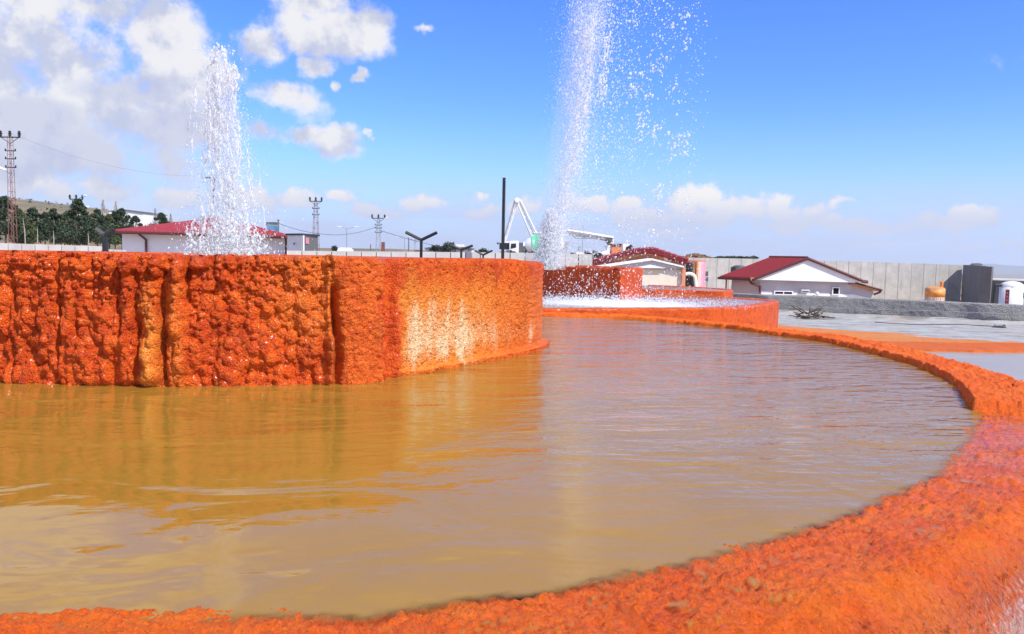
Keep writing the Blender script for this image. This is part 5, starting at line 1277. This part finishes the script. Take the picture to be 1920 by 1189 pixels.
# white block on the hill
tbk = thing('white_building', 'plain white block on the hillside above the pines', 'building', P(250, 420, 300))
mb = MB(); mb.prism([P(233, 394, 300), P(268, 399, 300), P(268, 426, 300), P(233, 426, 300)], (0, 20, 0)); mb.build('wall', M_WHITE, tbk)
mb = MB(); mb.prism([P(232, 392.6, 299.5), P(269, 398.2, 299.5), P(269, 399.2, 299.5), P(232, 394, 299.5)], (0, 21, 0)); mb.build('roof', M_DGREY, tbk)
mb = MB(); mb.prism([P(268.2, 399, 301), P(284, 404, 318), P(284, 426, 318), P(268.2, 426, 301)], (0, 2, 0)); mb.build('side_wall', M_SOIL, tbk)
for i, (x, y) in enumerate([(204, 398), (183, 399), (152, 385), (134, 401)]):
    mb = MB(); mb.pbox(x, y, x+4, y+3, 330, 5); o = mb.build('hill_hut', M_WHITE); tag(o, ['tiny white hut right above the pines near the white block', 'tiny white hut left of the bare poplars', 'tiny white hut high up beside the tallest pine', 'tiny white hut low on the hill left of the tallest pine'][i], 'hut')

# ------------------------------------------------------------ haze
m_, t_, o_ = mat('thin haze'); pv_ = t_.new('ShaderNodeVolumePrincipled'); pv_.inputs['Color'].default_value = (.80, .88, 1, 1)
pv_.inputs['Density'].default_value = .00008; pv_.inputs['Anisotropy'].default_value = .2; t_.l.new(pv_.outputs[0], o_.inputs[1])
mb = MB(); mb.box(-19000, 19000, -300, 16500, -260, 260); o = mb.build('haze', m_); tag(o, kind='stuff')

# ------------------------------------------------------------ fountains
ICO = None
def ico():
    bm = bmesh.new(); bmesh.ops.create_icosphere(bm, subdivisions=1, radius=1); bm.verts.ensure_lookup_table()
    v = np.array([x.co[:] for x in bm.verts]); f = np.array([[y.index for y in x.verts] for x in bm.faces]); bm.free(); return v, f
IV, IF = ico()
def drops(name, C_, Rr, St, parent, lean=None, mat_=None, loose=False):
    """C_ (n,3) centres, Rr radii, St vertical stretch"""
    n = len(C_); r = RNG; k = len(IV)
    jit = 1+r.normal(size=(n, k, 1))*.22
    V = IV[None]*jit*Rr[:, None, None]; V = V*np.stack([np.ones(n), np.ones(n), St], 1)[:, None, :]
    a = r.uniform(0, 6.28, n); ca, sa = np.cos(a), np.sin(a)
    X = V[..., 0]*ca[:, None]-V[..., 1]*sa[:, None]; Y = V[..., 0]*sa[:, None]+V[..., 1]*ca[:, None]
    tl_ = r.normal(size=n)*.25 if lean is None else lean; X = X+V[..., 2]*tl_[:, None]
    V = np.stack([X, Y, V[..., 2]], -1)+C_[:, None, :]
    F = IF[None]+(np.arange(n)*k)[:, None, None]
    me = npmesh(name, V.reshape(-1, 3), F.reshape(-1, 3)); o = link(name, me, mat_ or M_DROP, parent, True); o['kind'] = 'stuff'; return o

# jet one, inside the big tank
Y1 = 14.6
tj = thing('water_jet', 'thick ragged white water jet falling back behind the orange tank, at left', 'fountain', P(425, 470, Y1))
L1 = np.array(tj.location)
m1 = Y1/FOC
def xy1(px, py): q = P(px, py, Y1); return q[0]-L1[0], q[2]-L1[2]
rr = np.random.default_rng(21)
def ropes(name, strands, parent, n=5):
    """strands: list of (points (m,3), radii (m,)); wavering ropes of water as one mesh"""
    V = []; F = []; b = 0
    for pts, rad_ in strands:
        m = len(pts)
        if m < 3: continue
        a = np.linspace(0, 2*math.pi, n, endpoint=False)+rr.random()*6
        ring = np.stack([np.cos(a), np.sin(a), np.zeros(n)], 1)
        P_ = pts[:, None, :]+ring[None]*rad_[:, None, None]; P_[:, :, 2] += rr.normal(size=(m, n))*.002
        V.append(P_.reshape(-1, 3)); i = np.arange(m-1)[:, None]; j_ = np.arange(n)[None, :]; j2 = (j_+1) % n
        F.append((b+np.stack([i*n+j_, i*n+j2, (i+1)*n+j2, (i+1)*n+j_], -1)).reshape(-1, 4)); b += m*n
    me = npmesh(name, np.concatenate(V), np.concatenate(F)); o = link(name, me, M_DROP, parent, True); o['kind'] = 'stuff'; return o
strands = []
for k in range(120):
    ptop = 100+300*rr.beta(1.0, 1.5); plen = rr.uniform(40, 200); pbot = min(478, ptop+plen)
    spread = rr.normal()*.9; ph = rr.uniform(0, 100); m = int((pbot-ptop)/1.3); pys = np.linspace(ptop, pbot, m); f = (pys-95)/380
    px = 410+16*f+spread*(9+23*f**.6)+(4+5*f)*(fbm(pys*.03+ph, pys*0+k*1.7, 8, 4)-.5)*3
    q = np.array([xy1(a, b) for a, b in zip(px, pys)])
    nz = fbm(pys*.085+ph, pys*0+k*2.3, 12, 3); r_ = np.clip((nz-.36)*.075, 0, .03)*np.sin(np.linspace(.05, 3.1, m))**.4*rr.uniform(.5, 1.15)
    dep = rr.normal()*.15+.05*spread
    strands.append((np.stack([q[:, 0]+rr.normal(size=m)*.003, dep+rr.normal(size=m)*.004, q[:, 1]], 1), r_))
ropes('falling_streams', strands, tj)
# scattered drops
n = 3000; f = rr.beta(1.3, 1.0, n); py = 85+392*f; side = rr.normal(size=n)
px = 412+14*f+side*(12+25*f**1.1)+np.where(rr.random(n) < .16, np.abs(rr.normal(size=n))*55*f, 0)
pts = np.array([(*xy1(a, b),) for a, b in zip(px, py)])
C2 = np.stack([pts[:, 0], rr.normal(size=n)*.25, pts[:, 1]], 1); drops('droplets', C2, np.abs(rr.normal(size=n))*.006+.0025, rr.uniform(.8, 2.6, n), tj)
# dense foot and splash arcs
n = 1500; f = rr.beta(2.6, 1, n); py = 380+98*f; px = 425+rr.normal(size=n)*(14+24*f); pts = np.array([(*xy1(a, b),) for a, b in zip(px, py)])
drops('splash', np.stack([pts[:, 0], rr.normal(size=n)*.3, pts[:, 1]], 1), np.abs(rr.normal(size=n))*.008+.004, rr.uniform(.8, 2.4, n), tj)
C3_ = []
for (x0, y0, x1, y1, bend) in [(395, 400, 352, 465, -14), (388, 405, 362, 470, -10), (430, 330, 448, 470, 8), (452, 350, 470, 470, 9), (402, 120, 412, 96, 2), (440, 128, 446, 170, 3), (418, 90, 425, 125, 4)]:
    for f in np.linspace(0, 1, 60):
        if rr.random() < .25: continue
        x, z = xy1(x0+(x1-x0)*f+bend*math.sin(f*math.pi)*.5+rr.normal()*1.6, y0+(y1-y0)*f**1.3+rr.normal()*1.5); C3_.append((x, rr.normal()*.08-.1, z))
C3_ = np.array(C3_); drops('thrown_strands', C3_, np.abs(rr.normal(size=len(C3_)))*.010+.008, rr.uniform(1, 2.2, len(C3_)), tj)
n = 14000; f = rr.beta(1.5, 1.0, n); py = 120+355*f; px = 414+14*f+rr.normal(size=n)*(12+26*f); pts = np.array([(*xy1(a, b),) for a, b in zip(px, py)])
drops('fine_mist', np.stack([pts[:, 0], rr.normal(size=n)*.3, pts[:, 1]], 1), rr.uniform(.003, .007, n), rr.uniform(1, 2, n), tj, mat_=M_MIST)
def mist(pts_r, dens, parent, ffun):
    m_, t_, o_ = mat('spray mist'); v_ = t_.new('ShaderNodeVolumePrincipled'); v_.inputs['Color'].default_value = (1, 1, 1, 1); v_.inputs['Density'].default_value = dens
    v_.inputs['Anisotropy'].default_value = .1; t_.l.new(v_.outputs[0], o_.inputs[1])
    V = []; n_ = 20; rings = []
    for (px_, py_, rp) in pts_r:
        x, z = ffun(px_, py_); r_ = rp*mpp
        for k in range(n_): a = 2*math.pi*k/n_; w_ = 1+.12*math.sin(3*a+py_*.05)+.08*math.sin(5*a-py_*.09); V.append((x+r_*w_*math.cos(a), r_*w_*math.sin(a), z))
    m = len(pts_r); F = gridfaces(m, n_+1) if False else [(j*n_+i, j*n_+(i+1) % n_, (j+1)*n_+(i+1) % n_, (j+1)*n_+i) for j in range(m-1) for i in range(n_)]
    me = bpy.data.meshes.new('mist'); me.from_pydata(V, [], F+[tuple(range(n_-1, -1, -1)), tuple(range((m-1)*n_, m*n_))]); o = link('mist', me, m_, parent, True); o['kind'] = 'stuff'
mpp = Y1/FOC
mist([(428, 474, 42), (427, 450, 40), (424, 400, 33), (421, 340, 28), (417, 270, 24), (414, 200, 21), (412, 150, 15), (411, 125, 3)], .22, tj, xy1)
# tall thin jet in the second tank
Y3 = 28.5
tj = thing('water_spray', 'very tall thin leaning white spray with drops drifting far to the right', 'fountain', P(1030, 500, Y3))
L1 = np.array(tj.location)
def xy3(px, py): q = P(px, py, Y3); return q[0]-L1[0], q[2]-L1[2]
def arr3(px, py): return np.array([(*xy3(a, b),) for a, b in zip(px, py)])
# leaning core from (1030,500) to (1110,-120)
n = 3600; f = rr.random(n)**.8; py = 500-620*f; cx = 1030+ 78*f**1.0+4*np.sin(py*.03)
w = 6+22*f**.7
px = cx+rr.normal(size=n)*w*.55+np.abs(rr.normal(size=n))*w*.5; g = fbm(px*.05, py*.018, 700, 3); keep = g > .42; px, py = px[keep], py[keep]; n = len(px)
pts = arr3(px, py); drops('leaning_jet', np.stack([pts[:, 0], rr.normal(size=n)*.4, pts[:, 1]], 1), np.abs(rr.normal(size=n))*.008+.005, rr.uniform(1, 2.8, n), tj)
for (x0, y0, x1, y1, w_, n) in [(1112, 20, 1098, 210, 8, 480), (1140, 70, 1125, 190, 9, 240), (1098, 200, 1080, 330, 9, 240), (1100, 60, 1075, 300, 5, 300), (1068, 300, 1045, 480, 8, 420)]:
    f = rr.random(n); px = x0+(x1-x0)*f+rr.normal(size=n)*w_*.6; py = y0+(y1-y0)*f+rr.normal(size=n)*6; pts = arr3(px, py)
    drops('bright_streak', np.stack([pts[:, 0], rr.normal(size=n)*.2, pts[:, 1]], 1), np.abs(rr.normal(size=n))*.012+.009, rr.uniform(1, 2.6, n), tj)
n = 6500; px = np.clip(1075+rr.gamma(2.2, 48, n), 1000, 1300+rr.random(n)*20); py = rr.uniform(-60, 545, n)
px = np.where(py > 420, px+rr.normal(size=n)*20, px); px = px-(py-100)*.06
g = fbm(px*.03, py*.03, 720, 3); keep = (g+rr.random(n)*.35 > .60) | (rr.random(n) < .22); px, py = px[keep], py[keep]; n = len(px)
pts = arr3(px, py); drops('droplets', np.stack([pts[:, 0], rr.normal(size=n)*1.1, pts[:, 1]], 1), np.abs(rr.normal(size=n))*.010+.006, rr.uniform(.8, 1.6, n), tj)
# clusters of falling clots to the right
n0 = 26; cxs = rr.uniform(1180, 1290, n0); cys = rr.uniform(20, 460, n0); px = (cxs[:, None]+rr.normal(size=(n0, 16))*8).ravel(); py = (cys[:, None]+rr.normal(size=(n0, 16))*9).ravel(); n = len(px)
pts = arr3(px, py); drops('falling_clots', np.stack([pts[:, 0], rr.normal(size=n)*.3, pts[:, 1]], 1), np.abs(rr.normal(size=n))*.016+.013, rr.uniform(.8, 1.6, n), tj)
# white foot of the jet
n = 9000; f = rr.beta(1.0, 1.3, n); py = 505-115*f; px = 1024+12*f+rr.normal(size=n)*(14-9*f); pts = arr3(px, py)
drops('foaming_foot', np.stack([pts[:, 0], rr.normal(size=n)*.25, pts[:, 1]], 1), rr.uniform(.008, .022, n), rr.uniform(1, 2.5, n), tj, mat_=M_MIST)
n = 14000; f = rr.beta(1.3, 1.2, n); py = 500-520*f; px = 1034+62*f+rr.normal(size=n)*(14+12*f)+np.abs(rr.normal(size=n))*20; pts = arr3(px, py)
drops('fine_mist', np.stack([pts[:, 0], rr.normal(size=n)*.6, pts[:, 1]], 1), rr.uniform(.007, .013, n), rr.uniform(1, 2, n), tj, mat_=M_MIST)
mpp = Y3/FOC
mist([(1027, 506, 17), (1027, 480, 16), (1030, 440, 11), (1034, 410, 6), (1035, 395, 1)], 3.2, tj, xy3)
mist([(1030, 506, 34), (1032, 470, 34), (1040, 400, 30), (1056, 300, 32), (1075, 200, 34), (1092, 100, 36), (1108, 0, 36), (1116, -80, 30)], .16, tj, xy3)
# splash over the raised pool in front of the square tank
ts_ = thing('falling_spray', 'curtain of white drops hitting the raised pool in front of the dark tank wall', 'spray', (2.5, 23.5, .12))
n = 1200; px = rr.uniform(995, 1330, n); py = 500+70*rr.beta(1.6, 1.0, n); px = px+rr.normal(size=n)*8; dens_ = np.exp(-((px-1130)/120)**2)+.25
keep = rr.random(n) < dens_; px, py = px[keep], py[keep]; n = len(px); Yd = rr.uniform(23.5, 27.2, n)
dens_ = 0; pw = np.array([P(a, b, c_) for a, b, c_ in zip(px, py, Yd)]); pw = pw[(pw[:, 2] > .12)]; n = len(pw)
drops('droplets', pw-np.array((2.5, 23.5, .12)), np.abs(rr.normal(size=n))*.006+.004, rr.uniform(.8, 2.2, n), ts_)
n = 7000; X = rr.normal(size=n)*2.1+3.2; Y = rr.normal(size=n)*1.1+25.2; Z = rr.exponential(.085, n); ok = (X < 7.5) & (Y > 23.2) & (X > -.5); X, Y, Z = X[ok], Y[ok], Z[ok]; n = len(X)
drops('splash', np.stack([X-2.5, Y-23.5, Z], 1), rr.uniform(.006, .016, n), rr.uniform(.7, 1.6, n), ts_, mat_=M_MIST)
sc.cycles.max_bounces = 8; sc.cycles.volume_bounces = 1; sc.cycles.transparent_max_bounces = 24
